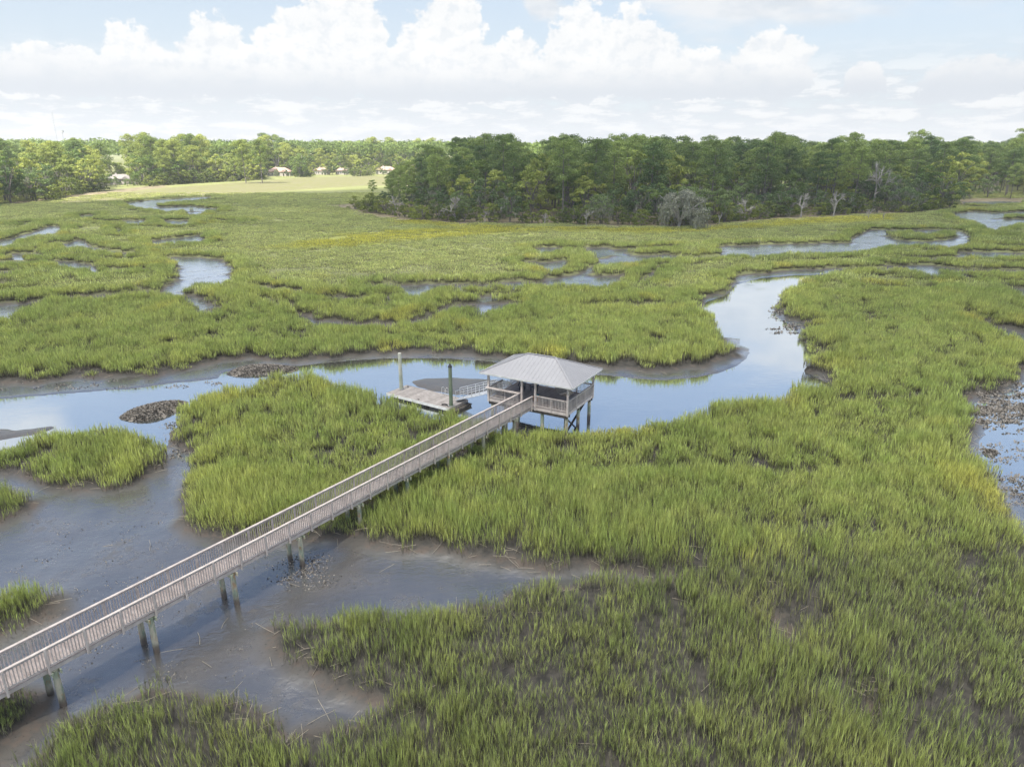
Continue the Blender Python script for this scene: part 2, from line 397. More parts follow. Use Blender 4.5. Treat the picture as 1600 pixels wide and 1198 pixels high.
O('cut_o', (220,324),(300,322),(345,327),(340,330,1),(300,327,1),(268,331,1),(250,327,1))
O('gap', (575,445),(690,443),(760,444),(800,440),(860,441),(860,446,1),(800,447,1),(740,449,1),(676,450,1),(668,466,1),(655,467,1),(633,463,1),(620,451,1),(575,448,1))
O('slit', (458,484),(480,490),(500,496),(540,503),(621,505),(668,495),(684,481),(700,477),(735,474),(787,471),(818,473),(813,480,1),(767,487,1),(728,483,1),(697,488,1),(684,495,1),(670,504,1),(605,510,1),(540,509,1),(483,507,1),(468,499,1),(454,489,1))
O('flat_a', (828,389),(870,385),(888,391),(870,395,1),(832,394,1))
O('flat_b', (913,387),(948,386),(975,393),(990,399),(1022,399),(1040,395),(1060,400),(1075,402),(1060,405,1),(1012,405,1),(1000,410,1),(975,412,1),(950,415,1),(935,416,1),(926,425),(925,431),(960,430),(975,428),(972,436,1),(955,446,1),(940,450,1),(910,448,1),(900,444,1),(870,445,1),(855,446,1),(846,440),(850,432),(862,434),(887,430),(910,424),(928,413),(930,404),(914,398))
O('flat_c', (815,408),(850,409),(897,405),(885,416,1),(864,424,1),(855,432,1),(848,434,1),(852,424,1),(840,414,1),(818,412,1))
O('flat_d', (1120,386),(1135,384),(1160,383),(1200,382),(1250,381),(1325,379),(1332,370),(1360,359),(1412,360),(1450,359),(1500,360),(1520,370),(1522,376),(1516,383,1),(1487,387,1),(1470,386,1),(1425,383,1),(1405,385,1),(1375,387,1),(1360,392,1),(1325,396,1),(1270,398,1),(1255,394,1),(1200,401,1),(1140,399,1),(1125,395,1))
O('flat_e', (1480,335),(1525,330),(1555,333),(1600,330),(1800,331),(1800,350,1),(1600,349,1),(1580,353,1),(1557,360,1),(1542,358,1),(1525,348,1),(1500,343,1))
O('flat_f', (1488,393),(1560,394),(1620,397),(1620,401,1),(1550,403,1),(1500,401,1))
O('flat_g', (1560,448),(1640,453),(1700,456),(1700,468,1),(1640,466,1),(1585,463,1))
O('flat_h', (1503,480),(1517,488),(1544,503),(1580,512),(1620,524),(1620,532,1),(1590,527,1),(1562,518,1),(1532,505,1),(1508,489,1))
O('flat_i', (1500,316),(1560,314),(1600,316),(1600,319,1),(1550,320,1),(1505,319,1))
O('pond', (1640,540),(1900,530),(2000,900),(1760,960,1),(1640,850,1),(1600,813,1),(1588,800,1),(1568,770,1),(1552,742,1),(1540,712,1),(1512,700,1),(1505,690),(1503,672),(1512,655),(1500,640),(1505,620),(1530,613),(1565,603),(1585,585),(1602,568))
O('puddle', (1188,935),(1205,930),(1225,960),(1238,985),(1248,1000),(1232,1012),(1212,1000),(1200,975))
O('puddle_b', (1340,1095),(1372,1090),(1380,1130),(1368,1150),(1345,1135))

def ditch(w, *pts):
    """narrow tidal gutter: far bank foot from the photo, w metres wide"""
    a = np.array([at(p[0], p[1], 0.35) for p in pts]); b = a[::-1].copy(); t = np.linspace(0, 1, len(a))
    b[:, 1] -= w * (0.35 + 0.65 * np.sin(PI * np.clip(t, 0.08, 0.92)))
    OPEN['ditch_%d' % len(OPEN)] = np.concatenate([a, b])
ditch(8, (148,344), (172,346), (196,347), (226,346))
ditch(7, (84,379), (102,381), (120,380))
ditch(7, (158,420), (200,421), (232,419), (252,411), (260,405))
ditch(7, (-30,408), (30,409), (70,410), (100,407))
ditch(7, (12,398), (40,401), (66,401), (90,397))
ditch(7, (-20,440), (30,443), (60,441))
ditch(5, (333,470), (345,480), (362,478), (372,472))
ditch(5, (398,466), (425,468), (450,474), (468,481))
ditch(6, (470,463), (520,464), (560,463), (600,462), (640,464))
ditch(6, (398,446), (425,449), (450,453), (476,456))
ditch(7, (880,387), (925,389), (965,389), (1010,388), (1060,386))
ditch(6, (1000,440), (1010,430), (1025,419), (1045,411))
ditch(7, (1040,400), (1075,402), (1110,401), (1140,399))
ditch(6, (1385,402), (1430,404), (1480,403), (1520,404))
ditch(8, (1520,383), (1560,385), (1600,386), (1660,385))
ditch(8, (1540,368), (1562,370), (1585,371))
ditch(6, (700,459), (760,462), (820,458))
ditch(5, (900,479), (960,476), (1020,477), (1060,482))
ditch(5, (1345,448), (1380,451), (1430,452), (1460,450))
ditch(5, (1500,436), (1540,439), (1600,440), (1650,439))
ditch(8, (330,343), (360,346), (395,346))
ditch(8, (20,350), (60,349), (95,346))

ISLE = {}   # cordgrass islets standing in the open areas
def I(name, *pts): ISLE[name] = plan(pts)
I('islet', (-200,735),(-120,705,1),(-40,700,1),(12,690,1),(45,676,1),(83,668,1),(125,666,1),(175,660,1),(198,661,1),(212,673,1),(222,690),(238,705),(244,720),(230,740),(200,752),(150,757),(125,761),(88,752),(55,735),(0,728),(-100,760))
I('clump_a', (-250,800),(-120,770,1),(0,748,1),(15,755,1),(28,772,1),(43,787),(30,797),(15,803),(-10,815),(-80,850),(-200,880))
I('clump_b', (-250,985),(-100,930,1),(-30,920,1),(0,921,1),(30,905,1),(45,908,1),(68,926,1),(76,938),(58,960),(24,972),(0,985),(-60,1010),(-200,1060))
I('clump_c', (-200,1180),(-60,1120),(0,1090),(30,1092),(45,1110),(38,1130),(0,1150),(-100,1250))
I('spit_a', (820,430,1),(828,422,1),(850,424,1),(854,431),(840,437),(822,437))
I('spit_b', (1387,364,1),(1420,362,1),(1450,366,1),(1480,361,1),(1493,368),(1480,375),(1440,378),(1400,374))
I('spit_c', (1555,339,1),(1580,336,1),(1640,334,1),(1700,336),(1700,341),(1600,342),(1560,342))
I('spit_d', (938,399,1),(950,396,1),(955,400),(945,402))
I('tuft_a', (1262,560,1),(1272,556,1),(1280,566),(1270,573),(1264,572))

WATER = plan([(-700,660),(-300,640),(0,619),(94,611),(200,603),(281,593),(340,587),(350,578),(400,566),(470,567),(540,559),(600,556),(680,555),(760,560),(850,572),(900,577),(940,581),(1000,588),(1040,590),(1075,587),(1125,578),(1155,568),(1173,551),(1171,540),(1155,535),(1159,525),(1131,523),(1120,510),(1108,495),(1094,481),(1108,468),(1134,458),(1150,442),(1190,432),(1240,428),(1300,426),(1285,433),(1255,441),(1226,460),(1209,476),(1211,490),(1235,505),(1255,525),(1268,545),(1294,552),(1262,563),(1266,580),(1290,592),(1310,600),(1240,622),(1180,635),(1120,645),(1060,668),(1000,675),(900,685),(800,678),(720,660),(660,652),(590,633),(540,618),(490,603),(440,592),(400,602),(350,616),(318,628),(296,645),(285,657),(262,672),(262,688),(252,700),(236,690),(222,676),(205,672),(160,676),(100,686),(40,700),(0,715),(-100,730),(-700,800)])
BARS = [plan([(653,592),(665,589),(707,588),(754,590),(790,592),(795,599),(775,607),(757,608),(717,609),(678,603),(660,598)]),
        plan([(-30,668),(0,668),(14,671),(40,668),(72,664),(60,669),(20,675),(0,679),(-30,678)])]
BROWN = [plan([(515,322),(560,318),(640,318),(760,322),(900,325),(1100,325),(1300,322),(1480,318),(1495,327),(1440,334),(1300,338),(1200,346),(1130,352),(1060,357),(960,355),(880,351),(800,351),(700,350),(620,344),(560,334)]),
         plan([(90,306),(200,296),(260,291),(260,295),(200,301),(130,308),(60,316),(20,320),(20,316)]),
         plan([(1485,312),(1560,310),(1640,311),(1640,315),(1540,318),(1490,324)])]
PALE = [plan([(60,317),(130,309),(260,296),(400,286),(480,279),(600,277),(640,279),(640,292),(560,293),(480,298),(380,304),(200,313),(90,320)])]
GOLD = [plan([(480,380),(530,368),(620,362),(720,358),(800,355),(1000,358),(1100,358),(1250,342),(1400,336),(1400,345),(1200,356),(1050,366),(850,362),(700,372),(600,382),(520,390),(400,392)]),
        plan([(600,340),(660,346),(740,352),(820,356),(740,360),(620,350)])]
TALL = []

UW, NU = 1.12, 540
LY0, LY1, NV = math.log(9.0), math.log(760.0), 780
us = np.linspace(-UW, UW, NU); ls = np.linspace(LY0, LY1, NV)
UU, LL = np.meshgrid(us, ls)
YY = np.exp(LL); XX = UU * YY

def pip(px, py, poly):
    ins = np.zeros(px.shape, bool)
    n = len(poly)
    for i in range(n):
        x0, y0 = poly[i]; x1, y1 = poly[(i + 1) % n]
        if y0 == y1: continue
        cnd = ((y0 > py) != (y1 > py)) & (px < (x1 - x0) * (py - y0) / (y1 - y0) + x0)
        ins ^= cnd
    return ins

def inside_and_dist(poly, maxd):
    """signed distance (positive inside) on the terrain lattice, clipped to +-maxd"""
    D = np.full(XX.shape, -maxd, np.float32)
    lo = poly.min(0) - maxd; hi_ = poly.max(0) + maxd
    r = np.where((YY[:, 0] >= lo[1]) & (YY[:, 0] <= hi_[1]))[0]
    if len(r) == 0: return D
    r0, r1 = r[0], r[-1] + 1
    X = XX[r0:r1]; Y = YY[r0:r1]
    d2 = np.full(X.shape, float(maxd) ** 2)
    n = len(poly)
    for i in range(n):
        a = poly[i]; b = poly[(i + 1) % n]
        y_lo = min(a[1], b[1]) - maxd; y_hi = max(a[1], b[1]) + maxd
        rr = np.where((Y[:, 0] >= y_lo) & (Y[:, 0] <= y_hi))[0]
        if len(rr) == 0: continue
        s0, s1 = rr[0], rr[-1] + 1
        e = b - a; L2 = float(e @ e) + 1e-9
        px = X[s0:s1] - a[0]; py = Y[s0:s1] - a[1]
        t = np.clip((px * e[0] + py * e[1]) / L2, 0, 1)
        dd = (px - t * e[0]) ** 2 + (py - t * e[1]) ** 2
        d2[s0:s1] = np.minimum(d2[s0:s1], dd)
    d = np.sqrt(d2)
    ins = pip(X, Y, poly)
    D[r0:r1] = np.where(ins, d, -d)
    return D

def vnoise(x, y, s, seed=0, octv=4):
    """value noise, numpy"""
    out = np.zeros(np.shape(x)); amp = 1.0; tot = 0
    for o in range(octv):
        r_ = np.random.default_rng(seed * 31 + o); tab = r_.random((256, 256))
        fx = x / s * 2 ** o + 37.3 * o; fy = y / s * 2 ** o + 11.7 * o
        ix = np.floor(fx).astype(int); iy = np.floor(fy).astype(int)
        tx = fx - ix; ty = fy - iy; tx = tx * tx * (3 - 2 * tx); ty = ty * ty * (3 - 2 * ty)
        g_ = lambda i, j: tab[i & 255, j & 255]
        v = (g_(ix, iy) * (1 - tx) + g_(ix + 1, iy) * tx) * (1 - ty) + (g_(ix, iy + 1) * (1 - tx) + g_(ix + 1, iy + 1) * tx) * ty
        out += v * amp; tot += amp; amp *= 0.5
    return out / tot

MAXD = 9.0
dOpen = np.full(XX.shape, -MAXD, np.float32)
for k, P in OPEN.items(): dOpen = np.maximum(dOpen, inside_and_dist(P, MAXD))
for k, P in ISLE.items(): dOpen = np.minimum(dOpen, -inside_and_dist(P, MAXD))
dOpen = dOpen + (vnoise(XX, YY, 1.8, 3, 4) - 0.5) * 1.5 * np.clip(YY / 60, 0.5, 2.0)   # ragged edges
dWat = inside_and_dist(WATER, 6.0) + (vnoise(XX, YY, 2.5, 5, 4) - 0.5) * 0.7
dBar = np.maximum(inside_and_dist(BARS[0], 3.0), inside_and_dist(BARS[1], 3.0)) + (vnoise(XX, YY, 1.2, 6, 3) - 0.5) * 0.3
def soft(polys, w):
    d = np.full(XX.shape, -w, np.float32)
    for P in polys: d = np.maximum(d, inside_and_dist(P, w))
    d = d + (vnoise(XX, YY, 9, 8, 4) - 0.5) * w * 1.2
    return np.clip(d / w + 0.5, 0, 1)
aBrown = soft(BROWN, 5.0); aPale = soft(PALE, 9.0); aGold = soft(GOLD, 4.5)

nz_s = vnoise(XX, YY, 3.0, 11, 4) - 0.5
nz_l = vnoise(XX, YY, 24.0, 12, 3) - 0.5
grass_h = 0.50 + nz_s * 0.16 + 0.10 * nz_l + 0.08 * np.exp(-np.abs(dOpen + 2.0) / 2)
mud_h = 0.07 + nz_s * 0.10 + 0.42 * np.exp(-np.clip(dOpen, 0, 9) / 0.9) + 0.03 * nz_l
sm = lambda v, a, b: (lambda t: t * t * (3 - 2 * t))(np.clip((v - a) / (b - a), 0, 1))
dw = dWat
wat_h = np.where(dw > 0, -0.04 - 0.55 * (1 - np.exp(-dw / 1.6)), np.clip(-dw * 0.16, 0, 0.6))
k_w = sm(dw, -2.0, 0.0)
open_h = mud_h * (1 - k_w) + np.minimum(mud_h, wat_h) * k_w
open_h = np.where(dw > 0, wat_h, np.minimum(open_h, np.maximum(mud_h * 1.0, 0.02)))
dPond = inside_and_dist(OPEN['pond'], 6.0)
open_h = np.where(dPond > 0, np.minimum(open_h, 0.45 * np.exp(-dPond / 0.7) - 0.075 * sm(dPond, 0.4, 1.6) + nz_s * 0.24), open_h)
open_h = np.maximum(open_h, np.where(dBar > -1.8, 0.13 * sm(dBar, -0.7, 0.2) + nz_s * 0.05 - 0.4 * sm(-dBar, 0.5, 1.7), -9))
ZZ = grass_h * (1 - sm(dOpen, -0.35, 0.25)) + open_h * sm(dOpen, -0.35, 0.25)
land = sm(YY, 330, 480) * 0.8
ZZ = ZZ + land * (dOpen < 0)
wet = sm(dOpen, 0.15, 1.6) * (1 - sm(ZZ, 0.10, 0.42))
wet = np.where(dBar > -0.9, wet * 0.35, wet)
aGrass = 1 - sm(dOpen, -0.2, 0.5)

def sample(F, x, y):
    u = (x / y + UW) / (2 * UW) * (NU - 1); v = (np.log(y) - LY0) / (LY1 - LY0) * (NV - 1)
    u = np.clip(u, 0, NU - 1.001); v = np.clip(v, 0, NV - 1.001)
    i = u.astype(int); j = v.astype(int); a = u - i; b = v - j
    return (F[j, i] * (1 - a) + F[j, i + 1] * a) * (1 - b) + (F[j + 1, i] * (1 - a) + F[j + 1, i + 1] * a) * b
def ground_z(x, y): return float(sample(ZZ, np.array([x]), np.array([max(9.1, y)]))[0])

# ground material
m, T = material('tidal_ground'); M['ground'] = m
g = T.new('ShaderNodeNewGeometry'); P = g.outputs['Position']
nf = T.noise(P, 1.6, 6, 0.65); nm = T.noise(P, 0.25, 5, 0.6); nl = T.noise(P, 0.035, 4, 0.55)
nst = T.noise(T.scale(P, (0.05, 0.22, 1)), 1.0, 6, 0.6)
mud = T.mix(T.smooth(nm, 0.35, 0.65), (0.062, 0.058, 0.054, 1), (0.088, 0.080, 0.071, 1))
mud = T.mix(T.smooth(T.math('ADD', nf, T.math('MULTIPLY', T.attr('a_wet'), -0.35)), 0.40, 0.62), mud, (0.102, 0.082, 0.068, 1))
spk = T.noise(P, 7.0, 3, 0.7)
mud = T.mix(T.math('MULTIPLY', T.smooth(spk, 0.60, 0.68), T.smooth(nm, 0.42, 0.56)), mud, (0.022, 0.020, 0.018, 1))
thatch = T.mix(T.smooth(nf, 0.35, 0.65), (0.034, 0.033, 0.030, 1), (0.072, 0.066, 0.057, 1))
green = T.mix(T.smooth(nst, 0.36, 0.60), (0.18, 0.195, 0.075, 1), (0.235, 0.25, 0.10, 1))
green = T.mix(T.math('MULTIPLY', T.smooth(nl, 0.48, 0.62), 0.6), green, (0.20, 0.21, 0.095, 1))
soil = T.mix(T.attr('a_far'), thatch, green)
c = T.mix(T.attr('a_grass'), mud, soil)
c = T.mix(T.math('MULTIPLY', T.attr('a_gold'), 0.75), c, T.mix(T.smooth(nm, 0.4, 0.6), (0.25, 0.27, 0.055, 1), (0.31, 0.315, 0.07, 1)))
c = T.mix(T.math('MULTIPLY', T.attr('a_pale'), 0.9), c, T.mix(T.smooth(nm, 0.4, 0.6), (0.165, 0.165, 0.066, 1), (0.185, 0.17, 0.098, 1)))
c = T.mix(T.math('MULTIPLY', T.attr('a_brown'), 0.85), c, T.mix(T.smooth(nm, 0.4, 0.6), (0.17, 0.13, 0.095, 1), (0.25, 0.21, 0.14, 1)))
w = T.attr('a_wet')
film = T.math('MULTIPLY', w, T.smooth(T.math('ADD', T.math('MULTIPLY', nm, 0.6), T.math('MULTIPLY', nf, 0.4)), 0.74, 0.50))
rough = T.math('SUBTRACT', 0.85, T.math('MULTIPLY', T.math('ADD', T.math('MULTIPLY', w, 0.35), T.math('MULTIPLY', film, 0.65)), 0.66))
rip = T.noise(T.scale(P, (1.6, 2.4, 1)), 1.5, 4, 0.55, 0.5)
hgt = T.math('ADD', T.math('MULTIPLY', rip, 0.7), T.math('MULTIPLY', nf, 0.8))
bsdf = T.new('ShaderNodeBsdfPrincipled')
T.put(bsdf.inputs['Base Color'], c); T.put(bsdf.inputs['Roughness'], rough); T.put(bsdf.inputs['Specular IOR Level'], T.math('MULTIPLY_ADD', w, 0.5, 0.2))
T.l.new(bump(T, hgt, 0.5, 0.09), bsdf.inputs['Normal'])
gl = T.new('ShaderNodeBsdfGlossy'); T.put(gl.inputs['Color'], (0.92, 0.95, 1.0, 1)); gl.inputs['Roughness'].default_value = 0.23
T.l.new(bump(T, T.math('ADD', rip, T.math('MULTIPLY', nf, 0.35)), 0.42, 0.05), gl.inputs['Normal'])
lw = T.new('ShaderNodeLayerWeight'); lw.inputs[0].default_value = 0.22
fr = T.math('MULTIPLY', T.math('MULTIPLY_ADD', lw.outputs['Fresnel'], 2.1, 0.12, clamp=True), film)
mx = T.new('ShaderNodeMixShader'); T.put(mx.inputs[0], fr); T.l.new(bsdf.outputs[0], mx.inputs[1]); T.l.new(gl.outputs[0], mx.inputs[2])
o = T.new('ShaderNodeOutputMaterial'); T.l.new(mx.outputs[0], o.inputs[0])

idx = np.arange(NU * NV).reshape(NV, NU)
F = np.stack([idx[:-1, :-1], idx[:-1, 1:], idx[1:, 1:], idx[1:, :-1]], -1).reshape(-1, 4)
V = np.stack([XX, YY, ZZ], -1).reshape(-1, 3)
me = np_mesh('ground', V, F, M['ground'], dict(a_grass=aGrass.ravel(), a_wet=wet.ravel(), a_brown=aBrown.ravel(), a_pale=aPale.ravel(), a_gold=aGold.ravel(),
     a_far=(sm(YY, 80, 170)).ravel()), 4)
me.shade_smooth()
ground = link('ground', me)
tag(ground, 'green and brown tidal flats with winding muddy channels', None, None, 'structure')

# far land to the horizon and the bed under everything
y0, y1 = 755.0, 14000.0
V = []; F = []
rows = np.exp(np.linspace(math.log(y0), math.log(y1), 14))
for r_ in rows:
    for u in np.linspace(-1.4, 1.4, 9): V.append((u * r_, r_, 1.25))
for j in range(13):
    for i in range(8):
        a = j * 9 + i; F.append((a, a + 1, a + 10, a + 9))
nv = len(V)
ft = np.ones(nv)
me = np_mesh('far_land', V, F, M['ground'], dict(a_grass=ft, a_wet=ft * 0, a_brown=ft * 0, a_pale=ft * 0, a_gold=ft * 0, a_far=ft), 4)
tag(link('far_land', me), 'flat green land beyond the treeline', None, None, 'structure')
q = MB(); q.quad((-9000, -4000, -1.6), (9000, -4000, -1.6), (9000, 14000, -1.6), (-9000, 14000, -1.6))
o = q.build('creek_bed', M['ground']); tag(o, 'muddy bed under the creek and marsh', None, None, 'structure')

# water
m, T = material('creek_water'); M['water'] = m
g = T.new('ShaderNodeNewGeometry'); P = g.outputs['Position']
r1 = T.noise(T.scale(P, (0.9, 2.4, 1)), 1.1, 4, 0.55, 0.3)
r2 = T.noise(T.scale(P, (1, 1.6, 1)), 0.11, 3, 0.5)
hgt = T.math('MULTIPLY', r1, T.smooth(r2, 0.42, 0.66, 0.10, 1.0))
nb = bump(T, hgt, 0.22, 0.05)
df = T.new('ShaderNodeBsdfPrincipled'); T.put(df.inputs['Base Color'], (0.105, 0.108, 0.085, 1)); df.inputs['Roughness'].default_value = 0.3; T.l.new(nb, df.inputs['Normal'])
gl = T.new('ShaderNodeBsdfGlossy'); T.put(gl.inputs['Color'], (0.90, 0.95, 1.0, 1)); gl.inputs['Roughness'].default_value = 0.03; T.l.new(nb, gl.inputs['Normal'])
lw = T.new('ShaderNodeLayerWeight'); lw.inputs[0].default_value = 0.42; T.l.new(nb, lw.inputs['Normal'])
mx = T.new('ShaderNodeMixShader'); T.put(mx.inputs[0], T.math('MULTIPLY_ADD', lw.outputs['Fresnel'], 0.46, 0.70, clamp=True))
T.l.new(df.outputs[0], mx.inputs[1]); T.l.new(gl.outputs[0], mx.inputs[2])
o = T.new('ShaderNodeOutputMaterial'); T.l.new(mx.outputs[0], o.inputs[0])
q = MB(); q.quad((-500, -200, 0), (600, -200, 0), (600, 430, 0), (-500, 430, 0))
tag(q.build('creek_water', M['water']), 'calm tidal creek water mirroring blue sky and clouds', None, None, 'structure')

# ------------------------------------------------------------------ cordgrass
def stem_mesh(name, n, spread, h0, h1, leaves, lw_, seed, mat, lean=0.10, seg=2):
    pdead = 0.42 if mat is M['grassfg'] else 0.17
    r = np.random.default_rng(seed); V = []; Fc = []; Tt = []; Dd = []; Bb = []; cur = [1.0]
    def blade(p, d, L, w, t0, t1, dead, droop):
        """tapered strip of seg quads"""
        side = np.cross(d, [0, 0, 1.0]); ln = np.linalg.norm(side)
        side = side / ln if ln > 1e-3 else np.array([1.0, 0, 0])
        a = r.uniform(0, PI); side = side * math.cos(a) + np.cross(d, side) * math.sin(a)
        i = len(V)
        for k in range(seg + 1):
            f = k / seg
            c_ = p + d * L * f + np.array([0, 0, -droop * L * f * f])
            ww = w * (1 - f) ** 0.7 * 0.5 + 0.001
            V.append(c_ - side * ww); V.append(c_ + side * ww)
            tt = t0 + (t1 - t0) * f; Tt.extend((tt, tt)); Dd.extend((dead, dead)); Bb.extend((cur[0], cur[0]))
        for k in range(seg):
            a_ = i + 2 * k; Fc.append((a_, a_ + 1, a_ + 3)); Fc.append((a_, a_ + 3, a_ + 2))
    for s in range(n):
        x, y = r.uniform(-spread, spread, 2)
        H = r.uniform(h0, h1); dead = 1.0 if r.random() < pdead else 0.0
        if dead: H *= 0.75
        la = r.uniform(0, 2 * PI); le = abs(r.normal(0, lean)) * (2.2 if dead else 1)
        d = np.array([math.cos(la) * le, math.sin(la) * le, 1.0]); d /= np.linalg.norm(d)
        p = np.array([x, y, -0.05]); cur[0] = r.uniform(0.5, 1.42)
        blade(p, d, H, lw_ * 0.8, 0, 0.9, dead, 0)
        for k in range(leaves):
            f = r.uniform(0.22, 0.85); a = r.uniform(0, 2 * PI); o_ = r.uniform(0.08, 0.28)
            dd = d + np.array([math.cos(a) * o_, math.sin(a) * o_, 0]); dd /= np.linalg.norm(dd)
            L = H * r.uniform(0.30, 0.5)
            blade(p + d * H * f, dd, L, lw_, f, min(1.0, f + 0.35), dead, r.uniform(0.02, 0.2))
    me = np_mesh(name, V, Fc, mat, dict(t=Tt, dead=Dd, br=Bb))
    return bpy.data.objects.new(name, me)       # unlinked prototype for the scatter

def protos(mat, tg):
    return ([stem_mesh('cordgrass_tuft', 16, 0.46, 0.72, 1.28, 5, 0.019, 10 + k + tg, mat) for k in range(8)],
            [stem_mesh('cordgrass_patch', 64, 0.66, 0.68, 1.2, 4, 0.035, 30 + k + tg, mat) for k in range(7)],
            [stem_mesh('cordgrass_sward', 190, 2.3, 0.5, 0.85, 2, 0.15, 50 + k + tg, M['grassfar'], seg=1) for k in range(4)])
PR = protos(M['grass'], 0)
PRF = protos(M['grassfg'], 100)

def scatter_tree(objs):
    ng = bpy.data.node_groups.new('grass_scatter', 'GeometryNodeTree')
    ng.interface.new_socket('Geometry', in_out='INPUT', socket_type='NodeSocketGeometry')
    ng.interface.new_socket('Geometry', in_out='OUTPUT', socket_type='NodeSocketGeometry')
    N = ng.nodes; Lk = ng.links
    gi = N.new('NodeGroupInput'); go = N.new('NodeGroupOutput')
    jo = N.new('GeometryNodeJoinGeometry')
    for ob in reversed(objs):
        oi = N.new('GeometryNodeObjectInfo'); oi.inputs['Object'].default_value = ob; oi.inputs['As Instance'].default_value = False
        g2 = N.new('GeometryNodeGeometryToInstance'); Lk.new(oi.outputs['Geometry'], g2.inputs[0]); Lk.new(g2.outputs[0], jo.inputs[0])
    m2p = N.new('GeometryNodeMeshToPoints'); Lk.new(gi.outputs[0], m2p.inputs[0])
    ip = N.new('GeometryNodeInstanceOnPoints'); Lk.new(m2p.outputs[0], ip.inputs['Points']); Lk.new(jo.outputs[0], ip.inputs['Instance'])
    ip.inputs['Pick Instance'].default_value = True
    def na(nm, ty):
        a = N.new('GeometryNodeInputNamedAttribute'); a.data_type = ty; a.inputs[0].default_value = nm; return a.outputs['Attribute']
    Lk.new(na('vid', 'INT'), ip.inputs['Instance Index'])
    Lk.new(na('rot', 'FLOAT_VECTOR'), ip.inputs['Rotation']) if False else None
    e2r = N.new('FunctionNodeEulerToRotation'); Lk.new(na('rot', 'FLOAT_VECTOR'), e2r.inputs[0]); Lk.new(e2r.outputs[0], ip.inputs['Rotation'])
    Lk.new(na('scl', 'FLOAT_VECTOR'), ip.inputs['Scale'])
    Lk.new(ip.outputs[0], go.inputs[0])
    return ng

# stand membership (all on the ground plan)
def region_of(x, y):
    """index of the stand each point belongs to"""
    R = np.full(x.shape, 0)
    for i, (nm, poly, *_r) in enumerate(STANDS):
        R = np.where((R == 0) & pip(x, y, poly), i + 1, R)
    return R
near_walk = plan([(-300,1290),(0,1075),(380,890),(560,805),(700,735),(830,668)])
def big(*p): return plan(p)
STANDS = [
 ('islet', ISLE['islet'] , 'cordgrass islet standing in the mud flat just left of the oyster mound'),
 ('a', ISLE['clump_a'], 'small cordgrass clump at the left edge below the islet'),
 ('b', ISLE['clump_b'], 'small cordgrass clump at the left edge just above the boardwalk'),
 ('point', big((255,850),(255,600),(300,595),(380,570),(470,565),(640,590),(760,655),(835,655),(560,795),(480,825),(380,880),(250,900)), 'tall yellow-green cordgrass on the point between the boardwalk and the creek'),
 ('lowleft', big((-400,1090),(0,1060),(60,1090),(200,1030),(400,1070),(458,1128),(470,1500),(-600,1900)), 'bright cordgrass tuft at the bottom left below the boardwalk'),
 ('fore', big((425,950),(540,925),(740,900),(960,875),(1110,905),(1300,890),(1650,860),(2400,1300),(1600,2200),(458,2200),(458,1120),(428,1000)), 'thin open cordgrass with dark mud showing across the foreground'),
 ('bank', big((800,650),(1000,640),(1130,605),(1240,585),(1320,575),(1330,500),(1205,460),(1290,418),(1480,427),(2100,435),(2300,1200),(1650,900),(1300,930),(1110,930),(960,900),(700,890),(500,850),(560,790)), 'broad cordgrass meadow between the creek bend and the right hand pond'),
 ('lobe', big((684,494),(780,470),(1090,474),(1200,530),(1200,600),(1000,590),(780,560),(600,560),(540,520)), 'cordgrass lobe behind the pavilion inside the creek bend'),
 ('westbank', big((-700,640),(-700,490),(0,480),(120,455),(260,455),(330,478),(460,470),(560,500),(600,565),(400,575),(0,610)), 'cordgrass bank along the far side of the creek at left'),
 ('ridge', big((670,450),(1000,430),(1380,395),(1500,405),(1400,425),(1140,440),(1095,476),(700,500)), 'cordgrass ridge between the grey mud flats and the creek bend'),
 ('farwest', big((-900,500),(-900,330),(0,318),(330,305),(380,400),(300,470),(0,500)), 'cordgrass strips among the winding channels at far left'),
 ('fareast', big((1380,440),(1100,380),(1480,325),(1700,300),(2400,320),(2400,460)), 'cordgrass strips among the mud flats at far right'),
]
REST_LABEL = 'smooth far marsh meadow in front of the wooded island'

def gather(ymin, ymax, dens, margin, seed, thin):
    r = np.random.default_rng(seed)
    um = 1.0 if ymax < 60 else 0.86
    area = um * (ymax ** 2 - ymin ** 2)
    n = int(area * dens)
    y = np.sqrt(r.uniform(ymin ** 2, ymax ** 2, n)); x = r.uniform(-um, um, n) * y
    d = sample(dOpen, x, y)
    brown = sample(aBrown, x, y); pale = sample(aPale, x, y)
    keep = (d < margin) & (brown < 0.5) & ((pale < 0.5) | (r.random(n) < 0.30))
    return x[keep], y[keep], d[keep], r

BARE = [(1230, 960, 3.0), (1300, 905, 3.0), (1010, 1030, 2.4), (1120, 1120, 2.2), (850, 1130, 2.2), (1350, 1110, 2.0), (650, 1120, 3.0), (560, 1090, 2.4), (1500, 1000, 2.0), (1080, 880, 2.5), (1190, 890, 2), (820, 1070, 1.6), (1240, 1150, 1.8), (300, 1150, 1.2), (1420, 1150, 1.8)]
BAREW = [(*at(a, b, 0.4), c_) for a, b, c_ in BARE]

